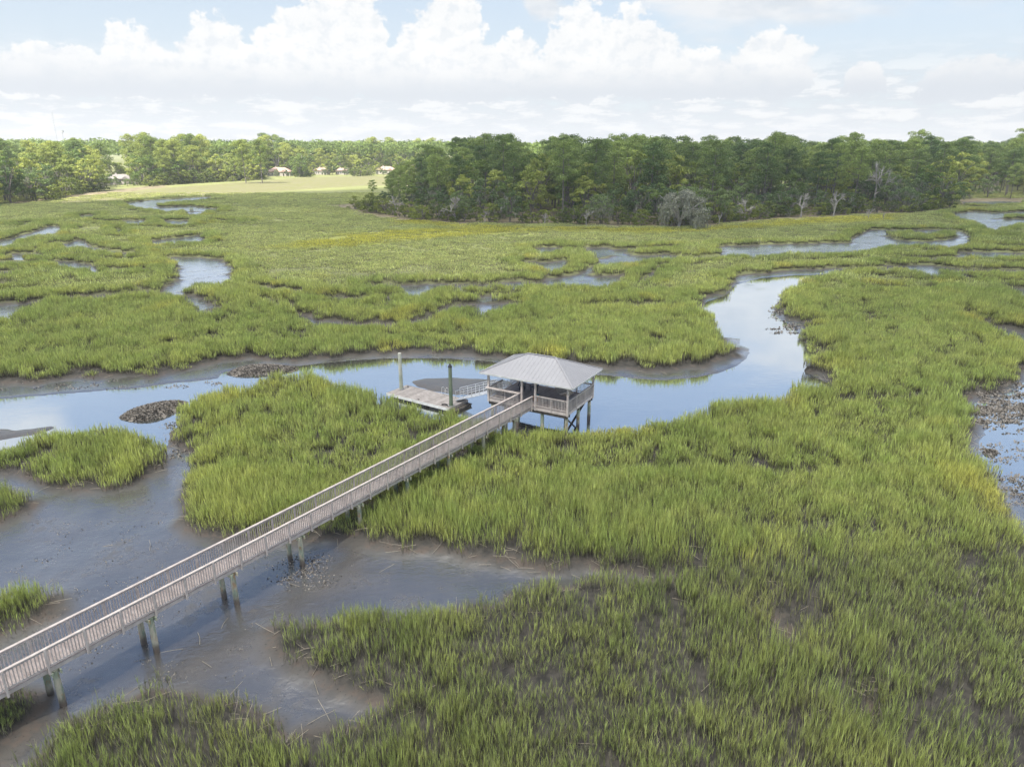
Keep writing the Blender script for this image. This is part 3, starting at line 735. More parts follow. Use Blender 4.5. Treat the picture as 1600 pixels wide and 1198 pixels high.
def place(lod, ymin, ymax, dens, margin, seed):
    x, y, d, r = gather(ymin, ymax, dens, margin, seed, 0)
    z = sample(ZZ, x, y)
    reg = region_of(x, y)
    fore = (reg == 6) | (reg == 5)
    nzv = vnoise(x, y, 4.0, 21, 3); nzw = vnoise(x, y, 14.0, 22, 3)
    p = np.clip(0.92 + (nzv - 0.5) * 0.9, 0.66, 1)
    pf = np.clip(0.70 + (nzv - 0.5) * 1.7, 0.20, 1)
    p = np.where(fore, pf, p)
    # upper part of the meadow beyond the boardwalk thins out towards the foreground
    near = sm(-y, -52, -34)
    p = p * (1 - 0.35 * near * (reg == 7))
    for bx, by, br in BAREW:
        q_ = np.exp(-(((x - bx) ** 2 + (y - by) ** 2) / br ** 2)); p = p * (1 - 0.55 * q_)
    p = np.where((d > -0.1), p * 0.55 * np.exp(-np.clip(d, 0, 2) / 0.35), p)
    keep = r.random(len(x)) < p
    x, y, d, z, reg, fore, nzv, nzw = [a[keep] for a in (x, y, d, z, reg, fore, nzv, nzw)]
    n = len(x)
    lvv = np.clip(np.exp(-(np.minimum(d + 1.2, 0) / 3.2) ** 2) + (vnoise(x, y, 9.0, 44, 3) - 0.5) * 1.3, 0, 1)
    lev = np.exp(-((d + 2.2) / 2.2) ** 2)
    h = 0.92 + 0.26 * lev + (nzv - 0.5) * (0.5 if lod == 0 else 0.9) + (nzw - 0.5) * 0.6 + r.normal(0, 0.08, n)
    h = h * np.where(fore, 0.98, 1.05)
    if lod == 2: h = np.clip(h, 0.75, 2) * (0.6 + 0.7 * lev)
    h = np.where(d > -0.3, h * 0.75, h)
    # nothing grows through the boardwalk
    dirx, diry = WD; qx = x - WN[0]; qy = y - WN[1]
    al = qx * dirx + qy * diry; pe = qy * dirx - qx * diry
    under = (pe > -0.35) & (pe < 1.7) & (al < 41)
    h = np.where(under, np.minimum(h, 0.55), h)
    sxy = np.where(under, 0.7, 1.0) * r.uniform(0.85, 1.15, n)
    h = np.clip(h, 0.35, 1.75)
    for k in range(len(STANDS) + 1):
        s = reg == k
        if s.sum() < 3: continue
        nm = STANDS[k - 1][0] if k else 'rest'
        BUCKET.setdefault((k, lod), []).append((x[s], y[s], z[s], h[s], sxy[s], r.integers(0, (8, 7, 4)[lod], s.sum()), r.uniform(0, 2 * PI, s.sum()), lvv[s]))

WN = np.array([-21.2407, 23.8645]); WD = np.array([0.56188, 0.82722])
BUCKET = {}
place(0, 17, 48, 8.0, 0.8, 1)
place(1, 46, 118, 1.4, 0.6, 2)
place(2, 112, 380, 0.17, -2.3, 3)
# fringe of small patches along the distant channel edges so that their outlines stay crisp
x, y, d, r = gather(112, 330, 0.85, -0.1, 4, 0)
kk = d > -3.4; x, y, d = x[kk], y[kk], d[kk]; z = sample(ZZ, x, y); reg = region_of(x, y)
for k in range(len(STANDS) + 1):
    s = reg == k
    if s.sum(): BUCKET.setdefault((k, 1), []).append((x[s], y[s], z[s], r.uniform(0.8, 1.25, s.sum()), r.uniform(0.9, 1.3, s.sum()), r.integers(0, 4, s.sum()), r.uniform(0, 6.28, s.sum()), np.ones(s.sum())))
TREES_G = {}
def sc_tree(fg, lod):
    if (fg, lod) not in TREES_G: TREES_G[(fg, lod)] = scatter_tree((PRF if fg else PR)[lod])
    return TREES_G[(fg, lod)]
for k in range(len(STANDS) + 1):
    lods = [l for l in range(3) if (k, l) in BUCKET]
    if not lods: continue
    fg = k in (5, 6)
    label = STANDS[k - 1][2] if k else REST_LABEL
    # the largest level is the stand; others hang under it
    root = None
    for l in lods:
        parts = [np.concatenate([b[i] for b in BUCKET[(k, l)]]) for i in range(8)]
        x, y, z, h, sxy, vid, rz, lvv = parts
        me = bpy.data.meshes.new('marsh_grass'); me.vertices.add(len(x))
        me.vertices.foreach_set('co', np.stack([x, y, z], -1).astype(np.float32).ravel())
        a = me.attributes.new('vid', 'INT', 'POINT'); a.data.foreach_set('value', vid.astype(np.int32))
        a = me.attributes.new('lv', 'FLOAT', 'POINT'); a.data.foreach_set('value', lvv.astype(np.float32))
        a = me.attributes.new('gd', 'FLOAT', 'POINT'); a.data.foreach_set('value', sample(aGold, x, y).astype(np.float32))
        a = me.attributes.new('rot', 'FLOAT_VECTOR', 'POINT'); a.data.foreach_set('vector', np.stack([rng.normal(0, .05, len(x)), rng.normal(0, .05, len(x)), rz], -1).astype(np.float32).ravel())
        a = me.attributes.new('scl', 'FLOAT_VECTOR', 'POINT'); a.data.foreach_set('vector', np.stack([sxy, sxy, h], -1).astype(np.float32).ravel())
        o = link('marsh_grass' if root is None else 'grass_belt', me)
        mod = o.modifiers.new('scatter', 'NODES'); mod.node_group = sc_tree(fg, l)
        if root is None:
            root = o; tag(o, label, 'marsh grass', None, 'stuff')
        else:
            o.parent = root; o['kind'] = 'stuff'

# ------------------------------------------------------------------ boardwalk
d2 = Vector((WD[0], WD[1], 0)); nrm = Vector((-WD[1], WD[0], 0))
ang = math.atan2(WD[1], WD[0])
DECK_Z, RAIL = 2.40, 1.05
walk = empty('boardwalk', (WN[0], WN[1], 0), ang)
tag(walk, 'long narrow wooden boardwalk with slatted railings crossing the marsh to the pavilion', 'boardwalk')
# local frame: x along, y towards far side; near rail at y=0, far rail y=1.38
WW = 1.38; S0, S1 = -32.6, 40.9
q = MB()
s = S0
while s < S1:
    q.box(s, s + 0.138, 0.03, WW - 0.03, DECK_Z - 0.035 + random.uniform(0, 0.004), DECK_Z); s += 0.145
q.build('deck', M['deckdark'], walk)
for yy in (0.06, WW - 0.10, WW / 2):
    q = MB(); q.box(S0, S1, yy, yy + 0.045, DECK_Z - 0.245, DECK_Z - 0.04); q.build('stringer', M['deckwood'], walk)
bay = 1.63
npost = 45
for side, yy in ((0, 0.0), (1, WW)):
    q = MB(); q.box(S0, S1 + 0.1, yy - 0.075, yy + 0.075, DECK_Z + RAIL - 0.04, DECK_Z + RAIL); q.build('handrail', M['deckwood'], walk)
    for k in range(npost):
        xs = S1 - 0.12 - k * bay
        if xs < S0 + 0.2: break
        q = MB(); oy = -0.045 if side == 0 else 0.045
        q.box(xs - 0.045, xs + 0.045, yy + oy - 0.045, yy + oy + 0.045, DECK_Z - 0.27, DECK_Z + RAIL - 0.042)
        q.build('post', M['deckwood'], walk)
        q = MB(); yb = yy + (0.02 if side == 0 else -0.02)
        a, b = xs - bay + 0.05, xs - 0.05
        q.box(a, b, yb - 0.02, yb + 0.02, DECK_Z + 0.07, DECK_Z + 0.15)
        q.box(a, b, yb - 0.02, yb + 0.02, DECK_Z + RAIL - 0.13, DECK_Z + RAIL - 0.043)
        nb_ = 11
        for j in range(nb_):
            xx = a + (j + 0.5) * (b - a) / nb_ + random.uniform(-.004, .004)
            q.box(xx - 0.019, xx + 0.019, yb - 0.019, yb + 0.019, DECK_Z + 0.152, DECK_Z + RAIL - 0.132)
        q.build('baluster_panel', M['deckwood'], walk)
def wpos(al, pe): return (WN[0] + WD[0] * al - WD[1] * pe, WN[1] + WD[1] * al + WD[0] * pe)
for al in [-31.0, -26.3, -21.6, -16.9, -12.2, -7.5, -2.8, 1.9, 6.3, 10.9, 15.5, 20.3, 24.9, 29.5, 33.9, 38.3]:
    for sgn in (1, -1):
        q = MB(); xo = al + sgn * 0.17
        q.box(xo - 0.03, xo + 0.03, -0.14, WW + 0.14, DECK_Z - 0.45, DECK_Z - 0.247); q.build('cross_beam', M['piling'], walk)
    for pe in (0.12, WW - 0.12):
        gx, gy = wpos(al, pe); gz = ground_z(gx, gy) if gy > 9 else 0
        q = MB(); tl = random.uniform(-0.05, 0.05)
        q.path([(al + tl, pe, min(gz, 0) - 0.8), (al + tl * .4, pe, 1.1), (al, pe, DECK_Z - 0.29 + random.uniform(0, .04))], [0.155, 0.145, 0.135], 12)
        q.build('piling', M['piling'], walk, smooth=False)

# ------------------------------------------------------------------ pavilion
CX, CY = 2.66, 60.70
PA = math.radians(-29.5)
pav = empty('pavilion', (CX, CY, 0), PA)
tag(pav, 'open wooden dock pavilion with a pale hipped metal roof on pilings', 'pavilion')
HU, HV, EU, EVV, EZ, RZ = 3.95, 2.72, 4.62, 3.22, 4.85, 6.27
q = MB(); s = -HU
while s < HU - 0.05:
    q.box(s, s + 0.138, -HV, HV, DECK_Z - 0.035, DECK_Z); s += 0.1437
q.build('floor', M['deckdark'], pav)
q = MB()
for v in (-HV, HV - 0.06): q.box(-HU, HU, v, v + 0.06, DECK_Z - 0.30, DECK_Z - 0.037)
for u in (-HU, HU - 0.06): q.box(u, u + 0.06, -HV + 0.062, HV - 0.062, DECK_Z - 0.30, DECK_Z - 0.037)
u = -HU + 0.5
while u < HU - 0.2: q.box(u, u + 0.05, -HV + 0.063, HV - 0.063, DECK_Z - 0.27, DECK_Z - 0.038); u += 0.5
q.build('floor_frame', M['deckwood'], pav)
# posts
POST = [(-HU, -HV), (-0.52, -HV), (0.82, -HV), (HU, -HV), (HU, HV), (0.2, HV), (-HU, HV), (HU, 0.0), (-HU, 0.0)]
for (u, v) in POST[:7]:
    q = MB(); q.box(u - 0.085, u + 0.085, v - 0.085, v + 0.085, DECK_Z - 0.32, EZ - 0.12); q.build('roof_post', M['deckwood'], pav)
# eave beam
q = MB()
for v in (-HV, HV): q.box(-HU - 0.09, HU + 0.09, v - 0.05, v + 0.05, EZ - 0.118, EZ + 0.10)
for u in (-HU, HU): q.box(u - 0.05, u + 0.05, -HV + 0.052, HV - 0.052, EZ - 0.118, EZ + 0.10)
q.build('eave_beam', M['deckwood'], pav)
# hipped roof
rl = EU - EVV
E4 = [(-EU, -EVV), (EU, -EVV), (EU, EVV), (-EU, EVV)]
q = MB(); th = 0.07
top = [(u, v, EZ + 0.02) for u, v in E4] + [(-rl, 0, RZ), (rl, 0, RZ)]
bot = [(u, v, z - th) for u, v, z in top]
q.v = top + bot
q.f = [(0, 1, 5, 4), (1, 2, 5), (2, 3, 4, 5), (3, 0, 4), (7, 6, 10, 11), (8, 7, 11), (9, 8, 11, 10), (6, 9, 10), (0, 6, 7, 1), (1, 7, 8, 2), (2, 8, 9, 3), (3, 9, 6, 0)]
roof = q.build('roof', M['roof'], pav)
q = MB()
def seam(a, b): q.bar(Vector(a) + Vector((0, 0, 0.012)), Vector(b) + Vector((0, 0, 0.012)), 0.018, 0.009)
for k in range(1, 23):
    u = -EU + k * (2 * EU) / 23
    dz = (RZ - EZ - 0.02) / EVV
    reach = min(EVV, EU - abs(u))
    for sg in (-1, 1): seam((u, sg * EVV, EZ + 0.02), (u, sg * (EVV - reach), EZ + 0.02 + dz * reach))
for k in range(1, 16):
    v = -EVV + k * 2 * EVV / 16
    reach = EVV - abs(v)
    for sg in (-1, 1): seam((sg * EU, v, EZ + 0.02), (sg * (EU - reach), v, EZ + 0.02 + dz * reach))
q.build('standing_seams', M['roof'], roof)
q = MB()
for u, v in E4:
    q.bar((u, v, EZ + 0.045), (math.copysign(rl, u), 0, RZ + 0.03), 0.14, 0.035)
q.bar((-rl, 0, RZ + 0.04), (rl, 0, RZ + 0.04), 0.16, 0.04)
q.build('hip_cap', M['roof'], roof)
q = MB()
for v in (-EVV - 0.012, EVV + 0.012): q.box(-EU, EU, v - 0.011, v + 0.011, EZ - 0.10, EZ + 0.03)
for u in (-EU - 0.012, EU + 0.012): q.box(u - 0.011, u + 0.011, -EVV, EVV, EZ - 0.10, EZ + 0.03)
q.build('fascia', M['white'], roof)
q = MB()   # rafters with open tails
u = -EU + 0.2
while u < EU - 0.1:
    reach = min(EVV, EU - abs(u))
    for sg in (-1, 1): q.bar((u, sg * (EVV - 0.03), EZ - 0.13), (u, sg * (EVV - reach + 0.05), EZ - 0.13 + dz * (reach - 0.05)), 0.045, 0.12)
    u += 0.42
v = -EVV + 0.3
while v < EVV - 0.1:
    reach = EVV - abs(v)
    for sg in (-1, 1): q.bar((sg * (EU - 0.03), v, EZ - 0.13), (sg * (EU - reach + 0.05), v, EZ - 0.13 + dz * (reach - 0.05)), 0.045, 0.12)
    v += 0.42
q.build('rafters', M['deckwood'], roof)

def rail_run(a, b, parent, posts=True, top_w=0.14, nm='railing'):
    a = Vector((*a, 0)); b = Vector((*b, 0)); L = (b - a).length; d = (b - a) / L
    r_ = MB()
    z = DECK_Z
    up = Vector((0, 0, 1))
    r_.bar(a + up * (z + RAIL - 0.02), b + up * (z + RAIL - 0.02), top_w, 0.04)
    o_ = r_.build('handrail', M['deckwood'], parent)
    p_ = MB()
    p_.bar(a + up * (z + 0.11), b + up * (z + 0.11), 0.038, 0.08)
    p_.bar(a + up * (z + RAIL - 0.087), b + up * (z + RAIL - 0.087), 0.038, 0.088)
    n = int(L / 0.135)
    for j in range(n):
        c_ = a + d * ((j + .5) * L / n)
        p_.bar(c_ + up * (z + 0.152), c_ + up * (z + RAIL - 0.133), 0.037, 0.037, up=d)
    p_.build('baluster_panel', M['deckwood'], parent)
    if posts:
        m_ = max(1, round(L / 1.6))
        for j in range(1, m_):
            c_ = a + d * (j * L / m_)
            t_ = MB(); t_.bar(c_ + up * (z - 0.27), c_ + up * (z + RAIL - 0.043), 0.095, 0.095, up=d); t_.build('rail_post', M['deckwood'], parent)
rail_run((0.90, -HV), (HU - 0.09, -HV), pav)
rail_run((HU, -HV + 0.09), (HU, HV - 0.09), pav)
rail_run((HU - 0.09, HV), (-HU + 0.09, HV), pav)
rail_run((-HU + 0.09, -HV), (-0.61, -HV), pav, top_w=0.16)
rail_run((-HU, -HV + 0.09), (-HU, -0.2), pav)
rail_run((-HU, 1.1), (-HU, HV - 0.09), pav)
q = MB(); q.box(-HU - 0.15, -0.60, -HV - 0.42, -HV - 0.08, DECK_Z + RAIL + 0.002, DECK_Z + RAIL + 0.045)
for u in (-3.6, -2.4, -1.2): q.bar((u, -HV - 0.05, DECK_Z + 0.70), (u, -HV - 0.38, DECK_Z + RAIL - 0.01), 0.05, 0.07)
q.build('counter_shelf', M['deckwood'], pav)
# piles and bracing
for (u, v) in [(-3.7, -2.45), (-1.1, -2.45), (1.4, -2.45), (3.75, -2.45), (-3.7, 2.45), (-1.1, 2.45), (1.4, 2.45), (3.75, 2.45), (3.75, 0.0), (-3.7, 0.0)]:
    q = MB(); q.path([(u, v, -1.2), (u, v, 1.0), (u, v, DECK_Z - 0.31)], [0.16, 0.155, 0.145], 12); q.build('piling', M['piling'], pav)
q = MB()
for v in (-2.45, 0.0, 2.45): q.box(-HU, HU, v - 0.26, v - 0.20, DECK_Z - 0.56, DECK_Z - 0.31); q.box(-HU, HU, v + 0.20, v + 0.26, DECK_Z - 0.56, DECK_Z - 0.31)
q.build('cross_beam', M['darkwood'], pav)
for (a, b) in [((3.55, -2.45, 1.9), (3.55, 0.0, 0.0)), ((3.49, -2.4, 0.0), (3.49, 2.3, 1.95))]:
    q = MB(); q.bar(a, b, 0.05, 0.19, up=(1, 0, 0)); q.build('cross_brace', M['darkwood'], pav)

def pav_pt(u, v, z=DECK_Z):
    c_, s_ = math.cos(PA), math.sin(PA); return (CX + u * c_ - v * s_, CY + u * s_ + v * c_, z)
# things standing on the pavilion floor
def deck_chair(u, v, rz, label):
    t = empty('deck_chair', pav_pt(u, v), PA + rz)
    tag(t, label, 'chair', 'dark chairs in the pavilion')
    q = MB(); q.box(-0.26, 0.26, -0.26, 0.24, 0.40, 0.45); q.build('seat', M['navy'], t)
    q = MB()
    for k in range(7):      # round fanned back
        a = (k - 3) * 0.13
        q.bar((a * 0.6, 0.25, 0.44), (a * 1.1, 0.42, 1.18 - abs(k - 3) ** 1.6 * 0.035), 0.065, 0.02, up=(0, -1, 0.3))
    q.build('backrest', M['navy'], t)
    for sx_, sy_ in ((-1, -1), (1, -1), (-1, 1), (1, 1)):
        q = MB(); q.box(sx_ * .22 - .03, sx_ * .22 + .03, sy_ * .2 - .03, sy_ * .2 + .03, 0, 0.398); q.build('leg', M['navy'], t)
    for sx_ in (-1, 1):
        q = MB(); q.box(sx_ * .3 - .05, sx_ * .3 + .05, -.3, .3, 0.62, 0.65); q.box(sx_ * .3 - .025, sx_ * .3 + .025, -.28, -.22, 0.45, 0.618); q.build('armrest', M['navy'], t)
deck_chair(-2.3, 0.6, 0.3, 'dark chair on the pavilion floor nearer the gangway')
deck_chair(-1.2, 0.9, -0.4, 'dark chair on the pavilion floor nearer the entrance')
t = empty('storage_stool', pav_pt(0.15, -1.2), PA)
tag(t, 'orange wooden stool just inside the pavilion entrance', 'stool')
q = MB(); q.box(-.24, .24, -.2, .2, .42, .46); q.build('seat', M['orange'], t)
for sx_, sy_ in ((-1, -1), (1, -1), (-1, 1), (1, 1)):
    q = MB(); q.bar((sx_ * .22, sy_ * .18, 0), (sx_ * .19, sy_ * .15, .418), .05, .05); q.build('leg', M['orange'], t)
q = MB(); q.box(-.2, .2, -.012, .012, .2, .3); q.build('stretcher', M['orange'], t)
q = MB(); n_ = 8
for j in range(3):
    zz = [0.47, 0.53, 0.58][j]
q.v = []; q.f = []
for j, (zz, ss) in enumerate([(0.462, .19), (0.49, .23), (0.55, .23), (0.585, .17)]):
    for k in range(12):
        a = 2 * PI * k / 12; ca, sa = math.cos(a), math.sin(a)
        q.v.append((math.copysign(abs(ca) ** .5, ca) * ss, math.copysign(abs(sa) ** .5, sa) * ss * .8, zz))
for j in range(3):
    for k in range(12): q.f.append((j * 12 + k, j * 12 + (k + 1) % 12, (j + 1) * 12 + (k + 1) % 12, (j + 1) * 12 + k))
q.f.append(tuple(range(11, -1, -1))); q.f.append(tuple(range(36, 48)))
o = q.build('seat_cushion', M['teal'], None, smooth=True); o.location = pav_pt(0.15, -1.2); o.rotation_euler = (0, 0, PA)
tag(o, 'teal cushion lying on the orange stool', 'cushion')
# hammock slung across the right half
t = empty('hammock', pav_pt(0, 0, 0), PA); tag(t, 'beige cloth hammock slung under the right half of the pavilion roof', 'hammock')
q = MB(); nu_, nv_ = 22, 8
A = Vector((0.9, 1.9, DECK_Z + 1.75)); B = Vector((3.75, -1.6, DECK_Z + 1.75)); D_ = B - A; sd = D_.cross(Vector((0, 0, 1))).normalized()
for i in range(nu_ + 1):
    f = i / nu_; wv = 0.08 + 0.62 * math.sin(PI * f) ** 0.6
    for j in range(nv_ + 1):
        g_ = j / nv_ * 2 - 1
        pnt = A + D_ * (0.1 + 0.8 * f) + sd * g_ * wv + Vector((0, 0, -1.0 * math.sin(PI * (0.1 + .8 * f)) - 0.28 * math.sin(PI * f) * (1 - g_ * g_) + .02 * math.sin(14 * g_)))
        q.v.append(tuple(pnt))
for i in range(nu_):
    for j in range(nv_):
        a = i * (nv_ + 1) + j; q.f.append((a, a + 1, a + nv_ + 2, a + nv_ + 1))
o = q.build('cloth', M['beige'], t, smooth=True)
md = o.modifiers.new('thick', 'SOLIDIFY'); md.thickness = 0.012
for e_, f in ((A, 0.1), (B, 0.9)):
    q = MB(); c_ = A + D_ * f + Vector((0, 0, -1.0 * math.sin(PI * f))); q.tube(e_, c_, 0.012, 0.012, 5); q.build('rope', M['white'], t)

# ------------------------------------------------------------------ floating dock, guide piles, gangway
DA = math.atan2(64.95 - 69.50, -6.50 + 13.26)
dock = empty('floating_dock', (-12.62, 67.0, 0), DA)
tag(dock, 'low floating wooden dock beside the creek point left of the pavilion', 'dock')
DL, DWd = 7.95, 2.95
q = MB(); s = 0
while s < DL - 0.1: q.box(s, s + 0.138, 0.03, DWd - 0.03, 0.455, 0.49); s += 0.1444
q.build('deck', M['dockwood'], dock)
q = MB(); q.box(-0.05, DL + 0.05, -0.05, 0.0, 0.24, 0.50); q.build('edge_fender', M['white'], dock)
q = MB(); q.box(-0.05, DL + 0.05, DWd, DWd + 0.05, 0.24, 0.50); q.box(-0.05, 0, 0.002, DWd - 0.002, 0.24, 0.50); q.box(DL, DL + 0.05, 0.002, DWd - 0.002, 0.24, 0.50); q.build('edge_board', M['dockwood'], dock)
for a, b in ((0.3, 2.5), (2.9, 5.0), (5.4, 7.65)):
    for y_ in (0.1, 1.9):
        q = MB(); q.box(a, b, y_, y_ + 1.0, -0.14, 0.41)
        f_ = q.build('float', M['black'], dock)
        bv = f_.modifiers.new('b', 'BEVEL'); bv.width = 0.05; bv.segments = 2
for (a, b) in ((7.6, 0.35), (0.5, 2.6), (4.0, 0.25)):
    q = MB(); q.box(a - .04, a + .04, b - .03, b + .03, .49, .545); q.tube((a - .14, b, .56), (a + .14, b, .56), .02, .02, 6); q.build('cleat', M['black'], dock)
q = MB()
for z_, r_ in ((0, .03), (1, .03)):
    pass
for k in range(26):
    a0 = k / 26 * 2 * PI * 2.6; a1 = (k + 1) / 26 * 2 * PI * 2.6; ra = .34 - k * .006
    q.tube((7.0 + math.cos(a0) * ra, 0.55 + math.sin(a0) * ra * .8, .51 + k * .0015), (7.0 + math.cos(a1) * ra, 0.55 + math.sin(a1) * ra * .8, .51 + k * .0015), .028, .028, 5, False)
o = q.build('rope_coil', M['black']); o.location = dock.location; o.rotation_euler = (0, 0, DA); tag(o, 'dark coil of rope lying at the near corner of the floating dock', 'rope')
# extra low skid at the right end
q = MB(); q.box(DL + 0.06, DL + 0.6, 0.4, 2.9, 0.16, 0.24); q.box(DL + 0.06, DL + 0.55, 0.45, 2.85, -0.1, 0.158); q.build('end_platform', M['darkwood'], dock)
# swim ladder on the back edge
lad = empty('dock_ladder', (0, 0, 0), 0); lad.location = (-12.62 + math.cos(DA) * 5.2 - math.sin(DA) * (DWd + .1), 67.0 + math.sin(DA) * 5.2 + math.cos(DA) * (DWd + .1), 0); lad.rotation_euler = (0, 0, DA)
tag(lad, 'white metal swim ladder on the back edge of the floating dock', 'ladder')
for x_ in (-0.25, 0.25):
    q = MB(); q.path([(x_, 0, -0.7), (x_, 0, 1.15), (x_, -0.12, 1.27), (x_, -0.35, 1.25), (x_, -0.4, 0.5)], [.022] * 5, 8); q.build('side_rail', M['white'], lad)
for z_ in (-.4, -.1, .2, .5, .8):
    q = MB(); q.tube((-0.25, 0, z_), (.25, 0, z_), .018, .018, 6); q.build('rung', M['white'], lad)

def guide_pile(x, y, htop, r_, label, cap=False):
    t = empty('guide_pile', (x, y, 0)); tag(t, label, 'piling')
    q = MB(); q.path([(0, 0, -1.5), (0, 0, 1.5), (0, 0, htop)], [r_ * 1.1, r_, r_ * .92], 14); q.build('shaft', M['pilegreen'] if cap else M['pilepale'], t)
    if cap:
        q = MB(); q.tube((0, 0, htop), (0, 0, htop + .08), r_ * 1.15, r_ * 1.1, 14); q.tube((0, 0, htop + .08), (0, 0, htop + .36), r_ * 1.1, .02, 14); q.build('cone_cap', M['black'], t)
    q = MB()
    for k in range(16):
        a0 = 2 * PI * k / 16; a1 = 2 * PI * (k + 1) / 16
        q.bar((math.cos(a0) * .27, math.sin(a0) * .27, .56), (math.cos(a1) * .27, math.sin(a1) * .27, .56), .04, .05)
    q.build('pile_hoop', M['alu'], t)
M['pilepale'] = simple('pale_pile', (0.30, 0.33, 0.25), (0.50, 0.49, 0.42), 0.85, 1.6, 0.3, (1, 1, 0.5))
M['pilegreen'] = simple('green_pile', (0.10, 0.14, 0.09), (0.19, 0.22, 0.15), 0.85, 1.6, 0.3, (1, 1, 0.5))
guide_pile(-11.32, 68.1, 4.35, 0.19, 'bare pale guide pile at the left end of the floating dock')
guide_pile(-5.83, 63.22, 4.40, 0.18, 'greenish guide pile with a black cone cap at the right end of the floating dock', True)

# gangway from pavilion down to the dock
gA = Vector(pav_pt(-HU - 0.02, 0.45, DECK_Z - 0.03)); gB = Vector((-5.3, 64.9, 0.58))
gw = empty('gangway', (0, 0, 0)); tag(gw, 'aluminium gangway with pipe railings sloping from the pavilion to the floating dock', 'gangway')
D_ = gB - gA; sd = D_.cross(Vector((0, 0, 1))).normalized() * 0.5
q = MB(); q.bar(gA, gB, 0.98, 0.07); q.build('tread_deck', M['alu'], gw)
for sg in (-1, 1):
    q = MB(); n_ = 6
    up = Vector((0, 0, 1))
    for hh in (1.02, 0.55, 0.05): q.tube(gA + sd * sg + up * hh, gB + sd * sg + up * hh, .028, .028, 6)
    for k in range(n_ + 1):
        b_ = gA + D_ * k / n_ + sd * sg; q.tube(b_, b_ + up * 1.02, .026, .026, 6)
    q.build('guard_rail', M['alu'], gw)

# ------------------------------------------------------------------ oyster mounds, shells, dead reed
def oyster(cx, cy, rx, ry, rot, h, n, label, seed):
    r = np.random.default_rng(seed); V = []; Fc = []
    NR, NA = 10, 40
    c_, s_ = math.cos(rot), math.sin(rot)
    def P_(x, y, z): return (cx + x * c_ - y * s_, cy + x * s_ + y * c_, z)
    wob = 1 + 0.10 * np.sin(np.arange(NA) / NA * 2 * PI * 3 + seed) + 0.05 * r.normal(0, 1, NA)
    for i in range(NR + 1):
        for k in range(NA):
            f = i / NR; a = 2 * PI * k / NA
            V.append(P_(rx * f * wob[k] * math.cos(a), ry * f * wob[k] * math.sin(a), -0.1 + (h + 0.1) * (1 - f ** 2.6) + r.normal(0, .015)))
    for i in range(NR):
        for k in range(NA):
            a = i * NA + k; b = i * NA + (k + 1) % NA
            Fc.append((a, b, b + NA)); Fc.append((a, b + NA, a + NA))
    for _ in range(n):
        f = math.sqrt(r.random()) * 0.98; a = r.uniform(0, 2 * PI); w_ = 1 + 0.1 * math.sin(3 * a + seed)
        x, y = rx * f * w_ * math.cos(a), ry * f * w_ * math.sin(a); z = -0.1 + (h + 0.1) * (1 - f ** 2.6)
        L = r.uniform(.09, .21); wd = L * .5; t = r.uniform(0, 2 * PI); el_ = r.uniform(.3, 1.3)
        dv = np.array([math.cos(t) * math.cos(el_), math.sin(t) * math.cos(el_), math.sin(el_)]); sv = np.array([-math.sin(t), math.cos(t), 0]) * wd
        b0 = np.array([x, y, z - .02]); i = len(V)
        for p_ in (b0 - sv * .4, b0 + dv * L * .6 - sv, b0 + dv * L, b0 + dv * L * .6 + sv, b0 + sv * .4): V.append(P_(*p_))
        Fc += [(i, i + 1, i + 4), (i + 1, i + 3, i + 4), (i + 1, i + 2, i + 3)]
    me = np_mesh('oyster_mound', V, Fc, M['shell']); o = link('oyster_mound', me)
    return tag(o, label, 'oyster mound')
a = at(241, 641, .15); oyster(a[0], a[1], 3.1, 2.0, math.radians(52), 0.62, 5200, 'oval oyster shell mound rising from the creek at the tip of the grassy islet', 1)
a = at(408, 577, .15); oyster(a[0], a[1], 3.9, 2.0, math.radians(8), 0.5, 5200, 'low elongated oyster shell bank against the far creek shore above the grassy point', 2)
a = at(1547, 706, .1); oyster(a[0], a[1], .55, .4, 0, 0.28, 260, 'small lone oyster lump in the water of the right hand pond', 3)
# loose shells over the right hand pond and the bank toes
r = np.random.default_rng(77); V = []; Fc = []
def shells(n, fx, z0=.06, big_=1.0):
    cents = [fx() for _ in range(max(1, n // 22))]
    for _ in range(n):
        cx_, cy_ = cents[r.integers(0, len(cents))]
        x, y = cx_ + r.normal(0, .38), cy_ + r.normal(0, .24)
        if y < 10 or sample(dOpen, np.array([x]), np.array([y]))[0] < 0.2: continue
        z = max(ground_z(x, y), 0.0)
        L = r.uniform(.07, .17) * big_; t = r.uniform(0, 6.28); e_ = r.uniform(.2, 1.2)
        dv = np.array([math.cos(t) * math.cos(e_), math.sin(t) * math.cos(e_), math.sin(e_)]); sv = np.array([-math.sin(t), math.cos(t), 0]) * L * .5
        b0 = np.array([x, y, z - .02]); i = len(V)
        for p_ in (b0 - sv * .4, b0 + dv * L * .6 - sv, b0 + dv * L, b0 + dv * L * .6 + sv, b0 + sv * .4): V.append(tuple(p_))
        Fc.extend([(i, i + 1, i + 4), (i + 1, i + 3, i + 4), (i + 1, i + 2, i + 3)])
shells(4200, lambda: at(r.uniform(1525, 1640), r.normal(640, 14), 0.1), big_=1.5)
shells(700, lambda: at(r.uniform(1560, 1640), r.normal(598, 10), 0.1), big_=1.5)
shells(900, lambda: at(r.uniform(1565, 1640), r.normal(760, 14), 0.1), big_=1.2)
shells(500, lambda: at(r.uniform(1500, 1600), r.uniform(690, 720), 0.1))
tag(link('oyster_shells', np_mesh('oyster_shells', V, Fc, M['shell'])), 'loose oyster shell clusters in the shallow right hand pond', 'oyster shells', None, 'stuff')
V = []; Fc = []
shells(1500, lambda: at(r.uniform(20, 420), r.uniform(780, 1060), 0.1), big_=.55)
